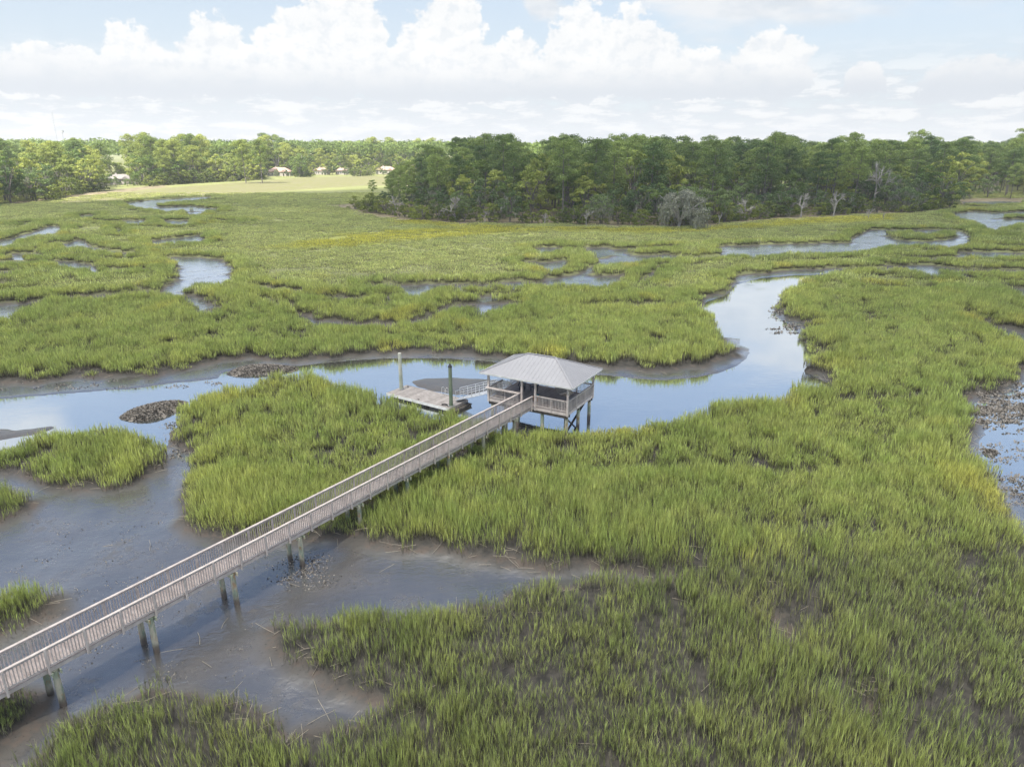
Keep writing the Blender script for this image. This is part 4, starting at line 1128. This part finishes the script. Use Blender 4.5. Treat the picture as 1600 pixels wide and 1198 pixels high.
shells(900, lambda: at(r.uniform(440, 520), r.uniform(870, 915), 0.1), big_=.7)
shells(900, lambda: at(r.uniform(262, 300), r.uniform(655, 720), 0.1), big_=.9)
shells(900, lambda: at(r.uniform(1208, 1262), r.uniform(478, 520), 0.1), big_=1.6)
shells(500, lambda: at(r.uniform(0, 350), r.uniform(595, 610), 0.1), big_=1.0)
tag(link('shell_litter', np_mesh('shell_litter', V, Fc, M['shell'])), 'scattered shell litter along the muddy creek banks', 'oyster shells', None, 'stuff')

V = []; Fc = []
def reed(x, y, L, t, e_):
    z = ground_z(x, y) + .02; p = np.array([x, y, z]); d_ = np.array([math.cos(t) * math.cos(e_), math.sin(t) * math.cos(e_), math.sin(e_)])
    s_ = np.array([-math.sin(t), math.cos(t), 0]) * .012; u_ = np.array([0, 0, .012]); bend = np.array([r.normal(0, .12), r.normal(0, .12), -.08]) * L
    i = len(V)
    for f in (0, .5, 1):
        c_ = p + d_ * L * f + bend * f * f
        for o_ in (s_, u_ * 1.5, -s_): V.append(tuple(c_ + o_))
    for k in (0, 3):
        for j in range(3):
            a_, b_ = i + k + j, i + k + (j + 1) % 3; Fc.extend([(a_, b_, b_ + 3), (a_, b_ + 3, a_ + 3)])
cnt = 0
while cnt < 800:
    y = math.sqrt(r.uniform(20 ** 2, 75 ** 2)); x = r.uniform(-.8, .8) * y
    dd = sample(dOpen, np.array([x]), np.array([y]))[0]
    if -1.2 < dd < 0.9 or (dd > 0.9 and r.random() < .03 and y < 42) or (dd < -1.2 and y < 42 and r.random() < 0.10):
        if sample(ZZ, np.array([x]), np.array([y]))[0] < 0.03: continue
        reed(x, y, r.uniform(.5, 1.3), r.uniform(0, 6.28), abs(r.normal(0, .35))); cnt += 1
tag(link('dead_reeds', np_mesh('dead_reeds', V, Fc, M['reed'])), 'pale dead stalks lying along the mud edges', 'dead stalks', None, 'stuff')

# ------------------------------------------------------------------ trees
def leaf_cloud(clumps, size, r, dens, flat=1.0, name='crown', mat=None):
    """many leaf sprays spread through ellipsoidal clumps"""
    Vs = []; n_tot = 0
    for (c_, rad) in clumps:
        n = int(dens * rad[0] * rad[1] + 8)
        d = r.normal(0, 1, (n, 3)); d /= np.linalg.norm(d, axis=1)[:, None]
        d[:, 2] = np.where(d[:, 2] < -0.45, -d[:, 2] * .5, d[:, 2])
        rr = r.uniform(0.45, 1.08, (n, 1)) ** 0.6
        p = np.array(c_) + d * rr * np.array(rad)
        nrm_ = d + r.normal(0, .55, (n, 3)); nrm_ /= np.linalg.norm(nrm_, axis=1)[:, None]
        a = np.cross(nrm_, r.normal(0, 1, (n, 3))); a /= np.linalg.norm(a, axis=1)[:, None] + 1e-9
        b = np.cross(nrm_, a); s_ = size * r.uniform(.55, 1.25, (n, 1))
        b = b * flat
        Vs.append(np.stack([p - a * s_ * .5, p + b * s_ * .45 - a * s_ * .1, p + a * s_ * .6, p - b * s_ * .45], 1)); n_tot += n
    V = np.concatenate(Vs).reshape(-1, 3); k = np.arange(n_tot)[:, None] * 4
    F = np.concatenate([k + np.array([[0, 1, 2]]), k + np.array([[0, 2, 3]])], 0) if False else np.concatenate([k, k + 1, k + 2, k + 3], 1)
    return np_mesh(name, V, F, mat, None, 4)

def tree_pine(seed, H, leaf='pine'):
    r = np.random.default_rng(seed); q = MB(); cl = []
    bx, by = r.normal(0, .5, 2)
    tp = [(0, 0, -.6), (bx * .3, by * .3, H * .35), (bx * .8, by * .8, H * .7), (bx, by, H * .96)]
    q.path(tp, [.30, .24, .16, .05], 7)
    nb_ = r.integers(15, 21)
    h0 = r.uniform(.38, .52)
    for k in range(nb_):
        f = h0 + (1 - h0) * (k + .5) / nb_; a = k * 2.4 + r.uniform(-.5, .5)
        shp = math.sin(PI * min(1, (f - h0) / (1 - h0) * .78 + .2)) ** .7
        L = H * .155 * (0.55 + .6 * shp) * r.uniform(.7, 1.25)
        b0 = (bx * f, by * f, H * f * .95); b1 = (b0[0] + math.cos(a) * L, b0[1] + math.sin(a) * L, b0[2] + L * r.uniform(.05, .4))
        q.tube(b0, b1, .07, .03, 4)
        cl.append((b1, (r.uniform(1.5, 2.3), r.uniform(1.5, 2.3), r.uniform(1.3, 1.9))))
        cl.append(((b0[0] * .5 + b1[0] * .5, b0[1] * .5 + b1[1] * .5, b0[2] * .5 + b1[2] * .5 + .5), (r.uniform(1.3, 1.8), r.uniform(1.3, 1.8), 1.2)))
    cl.append(((bx, by, H * .96), (1.7, 1.7, 1.3)))
    return dict(trunk=(q, M['bark']), crown=(leaf_cloud(cl, .52, r, 46, .7, mat=M[leaf]), None))

def tree_broad(seed, H, R, leaf='oak', moss=0.0, dens=30, size=.62, trunkfrac=.3, bark='bark'):
    r = np.random.default_rng(seed); q = MB(); cl = []; mo = []
    th = H * trunkfrac
    q.path([(0, 0, -.6), (r.normal(0, .3), r.normal(0, .3), th)], [.05 * R + .08, .04 * R + .05], 7)
    nl_ = 7
    for k in range(nl_):
        a = 2 * PI * k / nl_ + r.uniform(-.3, .3); L = R * r.uniform(.6, .95); top = H * r.uniform(.55, .85)
        m1 = (math.cos(a) * L * .45, math.sin(a) * L * .45, th + (top - th) * .6); e_ = (math.cos(a) * L, math.sin(a) * L, top)
        q.path([(0, 0, th * .9), m1, e_], [.035 * R, .022 * R, .01 * R], 5)
        for j in range(2):
            a2 = a + r.normal(0, .5); q.path([m1, (m1[0] + math.cos(a2) * L * .4, m1[1] + math.sin(a2) * L * .4, m1[2] + r.uniform(-.5, 1.5))], [.015 * R, .006 * R], 4)
    n = int(20 + R * 2.4)
    for k in range(n):
        t = r.uniform(0, 2 * PI); ph = math.asin(r.uniform(-.42, 1)); rr = r.uniform(.62, 1.0)
        cx_, cy_ = math.cos(t) * math.cos(ph) * R * rr, math.sin(t) * math.cos(ph) * R * rr
        cz = max(H * .09, th + (H - th) * (.25 + .72 * math.sin(ph) * rr)) + r.normal(0, .3)
        s_ = R * r.uniform(.17, .32)
        cl.append(((cx_, cy_, cz), (s_, s_ * r.uniform(.8, 1.2), s_ * .62)))
        if r.random() < moss: mo.append(((cx_, cy_, cz - s_ * .7), (s_ * .8, s_ * .8, s_ * 1.1)))
    out = dict(trunk=(q, M[bark]), crown=(leaf_cloud(cl, size, r, dens, .8, mat=M[leaf]), None))
    if mo:
        V = []; Fc = []
        for c_, rad in mo:
            for _ in range(int(16 * rad[0] * rad[1] + 6)):
                p = np.array(c_) + r.normal(0, .45, 3) * np.array(rad); L = r.uniform(.5, 1.5); w_ = r.uniform(.06, .2); t = r.uniform(0, PI); i = len(V)
                s_ = np.array([math.cos(t), math.sin(t), 0]) * w_
                V += [p - s_, p + s_, p + s_ * .3 - [0, 0, L], p - s_ * .3 - [0, 0, L]]; Fc.append((i, i + 1, i + 2, i + 3))
        out['moss'] = (np_mesh('moss', V, Fc, M['moss'], None, 4), None)
    return out

def tree_dead(seed, H, spread=.5, levels=4, fine=True):
    r = np.random.default_rng(seed); q = MB()
    def grow(p, d, L, rad, lv):
        e_ = p + d * L; q.tube(p, e_, rad, rad * .65, 5, False)
        if lv == 0: return
        for _ in range(3 if lv > 1 else 4):
            nd = d + Vector(r.normal(0, spread, 3)); nd.z += .12; nd.normalize(); grow(e_ if r.random() < .6 else p + d * L * r.uniform(.5, .95), nd, L * r.uniform(.55, .85), rad * .68, lv - 1)
    grow(Vector((0, 0, -.4)), Vector((r.normal(0, .1), r.normal(0, .1), 1)).normalized(), H * .38, H * .034, levels)
    return dict(trunk=(q, M['deadbark']))

PROTO = {}
def proto(kind, spec):
    parts = []
    for nm, (mesh, mat) in spec.items():
        if isinstance(mesh, MB):
            me = bpy.data.meshes.new(nm); me.from_pydata(mesh.v, [], mesh.f); me.materials.append(mat); me.update()
        else: me = mesh
        parts.append((nm, me))
    PROTO.setdefault(kind, []).append(parts)
for k in range(6): proto('pine_tree', tree_pine(200 + k, 25 + k * .5))
for k in range(3): proto('sunny_pine', tree_pine(230 + k, 22 + k, 'broad'))  # pine in a lighter, yellower leaf colour that paints in the sunlight
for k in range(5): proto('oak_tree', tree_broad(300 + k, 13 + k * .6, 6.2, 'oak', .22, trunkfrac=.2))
for k in range(4): proto('sunny_oak', tree_broad(310 + k, 13 + k * .6, 6.4, 'broad', .12, dens=28, size=.7, trunkfrac=.2))  # lit copy of the oak: sunlight put into the lighter leaf colour
for k in range(4): proto('mossy_oak', tree_broad(320 + k, 11 + k * .5, 6.0, 'oak', .85, dens=17))
for k in range(6): proto('broadleaf_tree', tree_broad(340 + k, 19 + k * .6, 6.6, 'broad', .05, dens=28, size=.8, trunkfrac=.22))
for k in range(4): proto('shrub', tree_broad(360 + k, 4.6, 2.7, 'shrub', 0, dens=46, size=.42, trunkfrac=.08))
for k in range(4): proto('dead_tree', tree_dead(380 + k, 8.5))
proto('snag', tree_dead(390, 17, .22, 2)); proto('snag', tree_dead(391, 9, .3, 2))
proto('golden_shrub', tree_broad(395, 5, 3.2, 'golden', 0, dens=40, size=.5, trunkfrac=.1))
proto('grey_oak', tree_broad(396, 11.5, 7.6, 'moss', .9, dens=30, size=.5, trunkfrac=.16, bark='deadbark'))

NAME = dict(pine_tree='pine_tree', sunny_pine='pine_tree', oak_tree='oak_tree', sunny_oak='oak_tree', mossy_oak='oak_tree', broadleaf_tree='broadleaf_tree', shrub='shrub', dead_tree='dead_tree', snag='dead_tree', golden_shrub='shrub', grey_oak='oak_tree')
CAT = dict(pine_tree='tree', oak_tree='tree', broadleaf_tree='tree', shrub='shrub', dead_tree='dead tree')
def plant(kind, x, y, s, label, group=None, z=None, sz=None):
    parts = random.choice(PROTO[kind]); nm = NAME[kind]
    rz = random.uniform(0, 2 * PI)
    z = ground_z(x, y) - .1 if z is None else z
    t = bpy.data.objects.new(nm, None); col.objects.link(t)
    t.location = (x, y, z); t.rotation_euler = (0, 0, rz); t.scale = (s, s, s * (sz or 1)); t.empty_display_size = .3
    for pn, me in parts:
        o = bpy.data.objects.new(pn, me); col.objects.link(o); o.parent = t
    tag(t, label, CAT[nm], group)
    return t

# wooded island: footprint from its shore line in the photo, running back behind it
isl_front = [at(*p, 0.6) for p in [(556,326),(600,333),(650,341),(720,346),(800,347),(880,348),(960,350),(1040,352),(1090,350),(1150,344),(1220,338),(1300,334),(1380,332),(1440,330),(1482,324)]]
isl_back = [(205, 330), (180, 372), (110, 392), (30, 392), (-30, 380), (-62, 340)]
ISL = np.array(isl_front + isl_back)
def seg_dist(x, y, poly, closed=True):
    best = 1e9
    n = len(poly)
    for i in range(n if closed else n - 1):
        a = poly[i]; b = poly[(i + 1) % n]; ex, ey = b[0] - a[0], b[1] - a[1]
        t = max(0, min(1, ((x - a[0]) * ex + (y - a[1]) * ey) / (ex * ex + ey * ey))); best = min(best, math.hypot(x - a[0] - t * ex, y - a[1] - t * ey))
    return best
def inpoly(x, y, poly): return bool(pip(np.array([x]), np.array([y]), np.array(poly))[0])
SECT = [(-1e9, -0.10, 'at the left end of the wooded island'), (-0.10, 0.12, 'in the left middle of the wooded island'), (0.12, 0.34, 'in the middle of the wooded island'), (0.34, 0.52, 'in the right middle of the wooded island'), (0.52, 1e9, 'at the right end of the wooded island')]
def sect(x, y):
    u = x / y
    for a, b, s in SECT:
        if a <= u < b: return s
pts = []
def poisson(poly, spacing, tries, r_):
    out = []; P_ = np.array(poly); lo = P_.min(0); hi_ = P_.max(0)
    for _ in range(tries):
        x, y = r_.uniform(lo[0], hi_[0]), r_.uniform(lo[1], hi_[1])
        if not inpoly(x, y, poly): continue
        if all((x - a) ** 2 + (y - b) ** 2 > spacing ** 2 for a, b in out): out.append((x, y))
    return out
r_ = np.random.default_rng(5)
npine = 0
for (x, y) in poisson(ISL, 7.4, 9000, r_):
    fd = seg_dist(x, y, isl_front, False)
    back = y > 0 and fd > 75
    if fd < 9:
        if r_.random() < .35: continue
        kind = r_.choice(['oak_tree', 'mossy_oak', 'oak_tree', 'broadleaf_tree'], p=[.27, .48, .1, .15]); s = r_.uniform(.55, .85)
    elif fd < 26:
        kind = r_.choice(['oak_tree', 'pine_tree', 'mossy_oak', 'broadleaf_tree'], p=[.38, .34, .10, .18]); s = r_.uniform(.75, 1.0) if kind != 'broadleaf_tree' else r_.uniform(.6, .85)
    else:
        kind = r_.choice(['pine_tree', 'oak_tree', 'broadleaf_tree'], p=[.54, .16, .30])
        s = r_.uniform(.88, 1.10)
    if back and r_.random() < .35: continue
    uu_ = x / y
    s *= float(np.interp(uu_, [-.23, -.18, -.145, -.115, -.05], [.24, .38, .60, .84, 1.0]))
    npine += kind == 'pine_tree'
    lab = {'pine_tree': 'tall round-topped pine', 'oak_tree': 'dark leafy oak', 'mossy_oak': 'grey mossy oak', 'broadleaf_tree': 'green broadleaf tree'}[kind]
    row = 'near the shore' if fd < 26 else 'in the canopy'
    plant(kind, x, y, s, f'{lab} {row} {sect(x, y)}', 'trees of the wooded island')
# shrub hem
for i in range(len(isl_front) - 1):
    a, b = isl_front[i], isl_front[i + 1]; L = math.hypot(b[0] - a[0], b[1] - a[1]); n = int(L / 2.5)
    for k in range(n):
        f = (k + r_.random()) / n; off = r_.uniform(-3.0, 3.0)
        x, y = a[0] + (b[0] - a[0]) * f, a[1] + (b[1] - a[1]) * f + off
        if r_.random() < .12: continue
        plant('shrub', x, y, r_.uniform(.7, 1.55), f'low green shrub on the shore {sect(x, y)}', 'shrubs along the island shore')
# individual characters on the island shore
def one(kind, px, py, s, label, sz=None):
    x, y = at(px, py, .5); y -= 2.5 if 'tree' in NAME[kind] and y < 300 else 0; return plant(kind, x, y, s, label, None, sz=sz)
one('grey_oak', 1058, 354, 1.0, 'wide grey moss-hung oak standing forward of the island shore')
one('dead_tree', 712, 345, 1.15, 'bleached pinkish dead tree with fine twigs at left of the island shore')
one('dead_tree', 620, 336, .8, 'bare grey tree at the left tip of the island')
one('dead_tree', 758, 348, .55, 'small bare tree beside the bleached dead tree')
one('dead_tree', 915, 352, .6, 'small pinkish dead bush at the middle of the island shore')
one('dead_tree', 1160, 343, .95, 'sprawling bare grey tree between green shrubs on the island shore')
one('dead_tree', 1247, 338, 1.1, 'branching bare oak with a pale forked trunk on the island shore')
one('dead_tree', 1297, 337, 1.05, 'bleached bare tree with upswept limbs right of the forked oak')
one('dead_tree', 1351, 342, .55, 'grey leafless sapling on the yellow grass left of the stump')
one('snag', 1374, 343, .38, 'short pale stump on the yellow grass at the right of the island')
one('snag', 1120, 350, .55, 'thin pale leaning snag at the edge of the marsh')
one('dead_tree', 850, 350, .5, 'small pale bent tree at the island shore left of the middle')
x, y = at(1098, 340, .5); plant('snag', x, y + 9, 1.35, 'tall white broken snag rising above the middle of the island wood')
x, y = at(1380, 330, .5); plant('dead_tree', x, y + 8, 1.7, 'large dead tree with pinkish limbs at the right of the island wood', sz=1.2)
one('shrub', 660, 345, 1.4, 'rounded olive shrub standing alone before the left of the island')

# wood across the channel on the right
RW = [at(*p, .8) for p in [(1470,311),(1520,309),(1560,310),(1620,311),(1760,312)]] 
RWp = RW + [(480, 430), (420, 520), (190, 520), (215, 440)]
for (x, y) in poisson(RWp, 8.6, 5000, r_):
    fd = seg_dist(x, y, RW, False)
    if x / y > 0.88: continue
    kind = r_.choice(['oak_tree', 'pine_tree', 'broadleaf_tree']) if fd < 20 else r_.choice(['pine_tree', 'broadleaf_tree'], p=[.45, .55])
    s = r_.uniform(.8, 1.05) if fd > 12 else r_.uniform(.6, .85)
    plant(kind, x, y, s, {'oak_tree': 'dark oak', 'pine_tree': 'tall dark pine', 'broadleaf_tree': 'green broadleaf tree'}[kind] + (' at the shore' if fd < 20 else ' in the canopy') + ' of the wood at the right edge', 'trees of the right hand wood')

# left and far shore woods
def belt(front, depth, spacing, kinds, pr, smin, smax, place_, group, tries=5000, skip=None):
    f = [at(*p, 1.0) for p in front]; back = [(p[0] * (1 + depth / p[1]), p[1] + depth) for p in reversed(f)]
    poly = f + back
    for (x, y) in poisson(poly, spacing, tries, r_):
        if skip and skip(x, y): continue
        fd = seg_dist(x, y, f, False); kind = r_.choice(kinds, p=pr); s = r_.uniform(smin, smax)
        if fd < spacing * 1.2: s *= .8
        plant(kind, x, y, s, {'oak_tree': 'dark spreading oak', 'sunny_oak': 'sunlit spreading oak', 'mossy_oak': 'grey mossy oak', 'pine_tree': 'tall pine', 'sunny_pine': 'sunlit yellow-green pine', 'broadleaf_tree': 'sunlit broadleaf tree', 'shrub': 'low green shrub'}[kind] + ' ' + place_, group)
HOUSES = [(190, 288, 15, 'grey', 0.25), (438, 275, 18, 'red', 0.05), (503, 273, 12, 'red', -0.2), (535, 273, 10, 'red', 0.1), (604, 272, 16, 'red', 0.0), (657, 271, 9, 'red', .1)]
HW = [(*at(a, b, 1.2), w_) for a, b, w_, _, _ in HOUSES]
def near_house(x, y):
    for hx, hy, hw in HW:
        if abs(x - hx * y / hy) < hw * .75 and hy - 75 < y < hy + 14: return True
    return False
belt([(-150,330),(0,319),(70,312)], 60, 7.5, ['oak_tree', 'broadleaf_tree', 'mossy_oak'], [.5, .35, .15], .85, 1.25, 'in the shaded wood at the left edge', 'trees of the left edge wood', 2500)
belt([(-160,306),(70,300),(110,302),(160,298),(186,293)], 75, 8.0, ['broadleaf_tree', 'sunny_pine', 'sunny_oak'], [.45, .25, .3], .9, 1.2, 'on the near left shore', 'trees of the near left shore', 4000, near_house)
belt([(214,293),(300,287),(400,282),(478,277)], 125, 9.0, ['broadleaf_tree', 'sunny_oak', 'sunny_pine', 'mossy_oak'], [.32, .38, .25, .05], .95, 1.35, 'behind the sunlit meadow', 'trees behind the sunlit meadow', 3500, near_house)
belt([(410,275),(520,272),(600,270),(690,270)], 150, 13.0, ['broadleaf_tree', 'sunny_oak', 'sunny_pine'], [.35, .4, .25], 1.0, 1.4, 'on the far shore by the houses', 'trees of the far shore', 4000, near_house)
for (px_, py_, s_) in [(470,277,.9),(490,276,.6),(515,275,.75),(560,274,.8),(575,274,.95),(590,275,.6),(625,275,.95),(645,276,.85),(640,278,.7)]:
    one('broadleaf_tree', px_, py_, s_ * .85, 'small bright tree at the edge of the far meadow')['group'] = 'small trees edging the far meadow'
for (px_, py_, s_) in [(168,293,.62),(212,290,.5),(222,287,.7),(414,277,.55),(462,277,.5),(425,276.5,.32),(520,275,.6),(432,278,.42),(448,277.5,.36),(200,293,.36),(182,294,.42),(508,275.5,.4),(541,275.5,.45),(600,275,.45)]:
    one('oak_tree', px_, py_, s_, 'small dark tree standing close beside a far house')['group'] = 'trees beside the far houses'
for (px_, py_, s_) in [(215,292,1.1),(228,290,1.3),(243,290,1.2),(285,289,1.3),(330,287,1.2),(365,286,1.0),(388,285,1.3)]:
    one('shrub', px_, py_, s_, 'low shrub at the edge of the sunlit meadow')['group'] = 'shrubs edging the sunlit meadow'
for fr_, n_, lb_, gr_ in [([(75,312),(110,302),(160,298),(186,293)], 34, 'green shrub under the near left shore trees', 'shrubs under the near left shore trees'), ([(214,293),(300,287),(400,282),(478,277)], 58, 'green shrub under the trees behind the sunlit meadow', 'shrubs under the meadow trees'), ([(480,277),(520,276.5),(600,275.5),(670,275)], 40, 'green shrub under the far shore trees', 'shrubs under the far shore trees')]:
    for k in range(n_):
        f_ = (k + r_.random()) / n_ * (len(fr_) - 1); i_ = min(int(f_), len(fr_) - 2); t_ = f_ - i_
        x, y = at(fr_[i_][0] * (1 - t_) + fr_[i_ + 1][0] * t_, fr_[i_][1] * (1 - t_) + fr_[i_ + 1][1] * t_, 1.0)
        if near_house(x, y): continue
        plant('shrub', x, y + r_.uniform(-2, 7), r_.uniform(.9, 2.0), lb_, gr_)
one('golden_shrub', 262, 288, 1.15, 'golden yellow shrub at the edge of the sunlit meadow')
# the far woods that read as one mass
r2_ = np.random.default_rng(9)
cl = []
for k in range(7500):
    y = r2_.uniform(520, 1250); u = r2_.uniform(-.95, 1.0); x = u * y
    if y < 640 and -0.36 < u < -0.06: continue
    if y < 560 and u < -.06: continue
    H = r2_.uniform(22, 29) if u < 0 else r2_.uniform(21, 27); R = r2_.uniform(5, 8)
    cl.append(((x, y, H - R * .55), (R, R, R * .75)))
me = leaf_cloud(cl, 2.1, r2_, 1.5, .8, 'distant_woods', M['broad'])
tag(link('distant_woods', me), 'continuous distant woods along the horizon', 'woods', None, 'stuff')
V = []
# a few emergent pines on the skyline
for (px_, h_) in [(5, 27), (75, 26), (290, 29), (305, 28), (322, 29), (420, 27), (443, 28), (95, 26), (1370, 30), (1520, 30), (1545, 29)]:
    Y_ = 470 if px_ < 700 else 440; X_ = (px_ - 800) / FOC * Y_ / 0.95
    plant('sunny_pine' if px_ < 700 else 'pine_tree', X_, Y_, h_ / 24, 'tall pine standing above the ' + ('left' if px_ < 700 else 'right') + ' skyline', 'skyline pines', z=1.0)

# ------------------------------------------------------------------ houses and masts
def house(px, py, w, kind, rz, label):
    x, y = at(px, py, 1.2)
    t = empty('house', (x, y, 1.1), rz); tag(t, label, 'house')
    d_ = w * .55; h = 3.6
    mat = M['wall_a']
    q = MB(); q.box(-w / 2, w / 2, -d_ / 2, d_ / 2, 0, h); q.box(w * .12, w * .38, -d_ / 2 - 2.2, -d_ / 2 - .002, 0, h - .3); q.build('wall', mat, t)
    rm = M['roof_grey' if kind == 'grey' else 'roof_red']
    q = MB(); o_ = .6; rz_ = h + w * .17; rl_ = w / 2 - d_ / 2
    P8 = [(-w / 2 - o_, -d_ / 2 - o_, h), (w / 2 + o_, -d_ / 2 - o_, h), (w / 2 + o_, d_ / 2 + o_, h), (-w / 2 - o_, d_ / 2 + o_, h), (-rl_, 0, rz_), (rl_, 0, rz_)]
    B8 = [(a, b, c_ - .18) for a, b, c_ in P8[:4]]
    q.v = P8 + B8; q.f = [(0, 1, 5, 4), (1, 2, 5), (2, 3, 4, 5), (3, 0, 4), (0, 6, 7, 1), (1, 7, 8, 2), (2, 8, 9, 3), (3, 9, 6, 0), (6, 9, 8, 7)]
    rf = q.build('roof', rm, t)
    q = MB(); cx_ = w * .25; hw_ = w * .15
    g0 = [(cx_ - hw_, -d_ / 2 - 2.7, h - .28), (cx_ + hw_, -d_ / 2 - 2.7, h - .28), (cx_, -d_ / 2 - 2.7, h + 1.3), (cx_ - hw_, 0, h - .28), (cx_ + hw_, 0, h - .28), (cx_, 0, h + 1.3)]
    q.v = g0; q.f = [(0, 1, 2), (3, 5, 4), (0, 2, 5, 3), (1, 4, 5, 2), (0, 3, 4, 1)]; q.build('porch_roof', rm, t)
    q = MB(); q.box(-w * .2, -w * .2 + .9, .8, 1.6, h + .4, rz_ + .8); q.build('chimney', mat, rf)
    for k in range(4):
        xx = -w * .42 + k * w * .15
        q = MB(); q.box(xx - .55, xx + .55, -d_ / 2 - .06, -d_ / 2 - .003, 1.0, 2.5); wd_ = q.build('window', M['white'], t)
        q = MB(); q.box(xx - .45, xx + .45, -d_ / 2 - .08, -d_ / 2 - .062, 1.1, 2.4); q.build('pane', M['glass'], wd_)
    q = MB(); q.box(cx_ - .5, cx_ + .5, -d_ / 2 - 2.26, -d_ / 2 - 2.203, 0, 2.2); q.build('door', M['darkwood'], t)
HL = ['grey roofed house half hidden by trees beyond the left meadow', 'red roofed pale house on the far shore, the largest in view', 'small red roofed house just right of the largest far house', 'small pale house behind round trees on the far shore', 'pale house beside bright green trees at the end of the far meadow', 'tiny pale house glimpsed by the left tip of the wooded island']
for (a, b, w_, kd, rz), lb in zip(HOUSES, HL): house(a, b, w_, kd, rz, lb)

def mast(px, ytop, Y, label, pod=False):
    x = (px - 800) / FOC * Y / CP * 1.0
    H = CAM_H + (HOR - ytop) / FOC * Y * CP
    x = (px - 800) / FOC * (Y * CP - (H - CAM_H) * SP)
    t = empty('radio_mast', (x, Y, 1.0)); tag(t, label, 'radio mast')
    q = MB(); w_ = .45
    L = [(w_ * math.cos(a), w_ * math.sin(a)) for a in (0, 2.1, 4.2)]
    for a, b in L: q.tube((a, b, 0), (a, b, H), .07, .07, 4)
    z_ = 0; k = 0
    while z_ < H - 3:
        for j in range(3):
            a, b = L[j], L[(j + 1) % 3]; q.tube((*a, z_), (*b, z_ + 3), .035, .035, 3, False)
        z_ += 3
    q.build('lattice_tower', M['mast'], t)
    if pod:
        q = MB(); q.box(-1.2, 1.2, -1.2, 1.2, H - 2, H); q.build('antenna_head', M['mast'], t)
mast(81, 180, 900, 'taller thin radio mast above the left treeline')
mast(97, 207, 900, 'shorter radio mast with a small head above the left treeline', True)

# ------------------------------------------------------------------ the cloud overhead that shades the near marsh
HC = 1500.0
shadow = [(-260, -500), (-330, 150), (-255, 300), (-190, 322), (-150, 372), (-90, 405), (-30, 470), (60, 560), (200, 600), (420, 620), (700, 560), (800, 200), (700, -400), (200, -600)]
off = SUNV * (HC / SUNV.z)
V = []; F = []
n = 120
cen = np.mean(np.array(shadow), 0)
out = []
for i in range(n):
    f = i / n * len(shadow); k = int(f); t_ = f - k; a = shadow[k]; b = shadow[(k + 1) % len(shadow)]
    out.append((a[0] * (1 - t_) + b[0] * t_, a[1] * (1 - t_) + b[1] * t_))
rr = np.random.default_rng(3)
for lay, (sc_, z_) in enumerate([(0.0, 90), (.45, 85), (.8, 60), (1.0, 0), (.85, -28), (.4, -34), (0.0, -36)]):
    for i in range(n):
        x = cen[0] + (out[i][0] - cen[0]) * sc_; y = cen[1] + (out[i][1] - cen[1]) * sc_
        w_ = 12 if sc_ < 1 else 7
        V.append((x + off.x + rr.normal(0, w_ * .5), y + off.y + rr.normal(0, w_ * .5), HC + z_ * (1 + .25 * math.sin(i * .9 + lay)) + rr.normal(0, 6)))
for lay in range(6):
    for i in range(n):
        a = lay * n + i; b = lay * n + (i + 1) % n; F.append((a, b, b + n, a + n))
m, T = material('cloud_vapour')
tb = T.new('ShaderNodeBsdfTranslucent'); T.put(tb.inputs[0], (.95, .95, .95, 1)); db = T.new('ShaderNodeBsdfDiffuse'); T.put(db.inputs[0], (.9, .9, .9, 1))
tp = T.new('ShaderNodeBsdfTransparent')
m1 = T.new('ShaderNodeMixShader'); m1.inputs[0].default_value = .5; T.l.new(tb.outputs[0], m1.inputs[1]); T.l.new(db.outputs[0], m1.inputs[2])
m2 = T.new('ShaderNodeMixShader'); m2.inputs[0].default_value = .49; T.l.new(m1.outputs[0], m2.inputs[1]); T.l.new(tp.outputs[0], m2.inputs[2])
o = T.new('ShaderNodeOutputMaterial'); T.l.new(m2.outputs[0], o.inputs[0])
me = np_mesh('cloud', V, F, m, None, 4); me.shade_smooth()
tag(link('cloud', me), 'broad cloud overhead shading the near marsh', None, None, 'structure')

# ------------------------------------------------------------------ haze
HAZE = True
if HAZE:
    q = MB(); q.box(-2600, 2600, -300, 3400, -2.8, 95)
    m, T = material('pale_haze')
    pv = T.new('ShaderNodeVolumePrincipled'); T.put(pv.inputs['Color'], (.97, .98, 1.0, 1)); pv.inputs['Density'].default_value = 0.00024; pv.inputs['Anisotropy'].default_value = 0.2
    o = T.new('ShaderNodeOutputMaterial'); T.l.new(pv.outputs[0], o.inputs['Volume'])
    tag(q.build('haze', m), 'thin pale summer haze over the marsh', None, None, 'stuff')
sc.cycles.volume_bounces = 0
sc.cycles.max_bounces = 6
sc.cycles.transparent_max_bounces = 8
sc.render.film_transparent = False
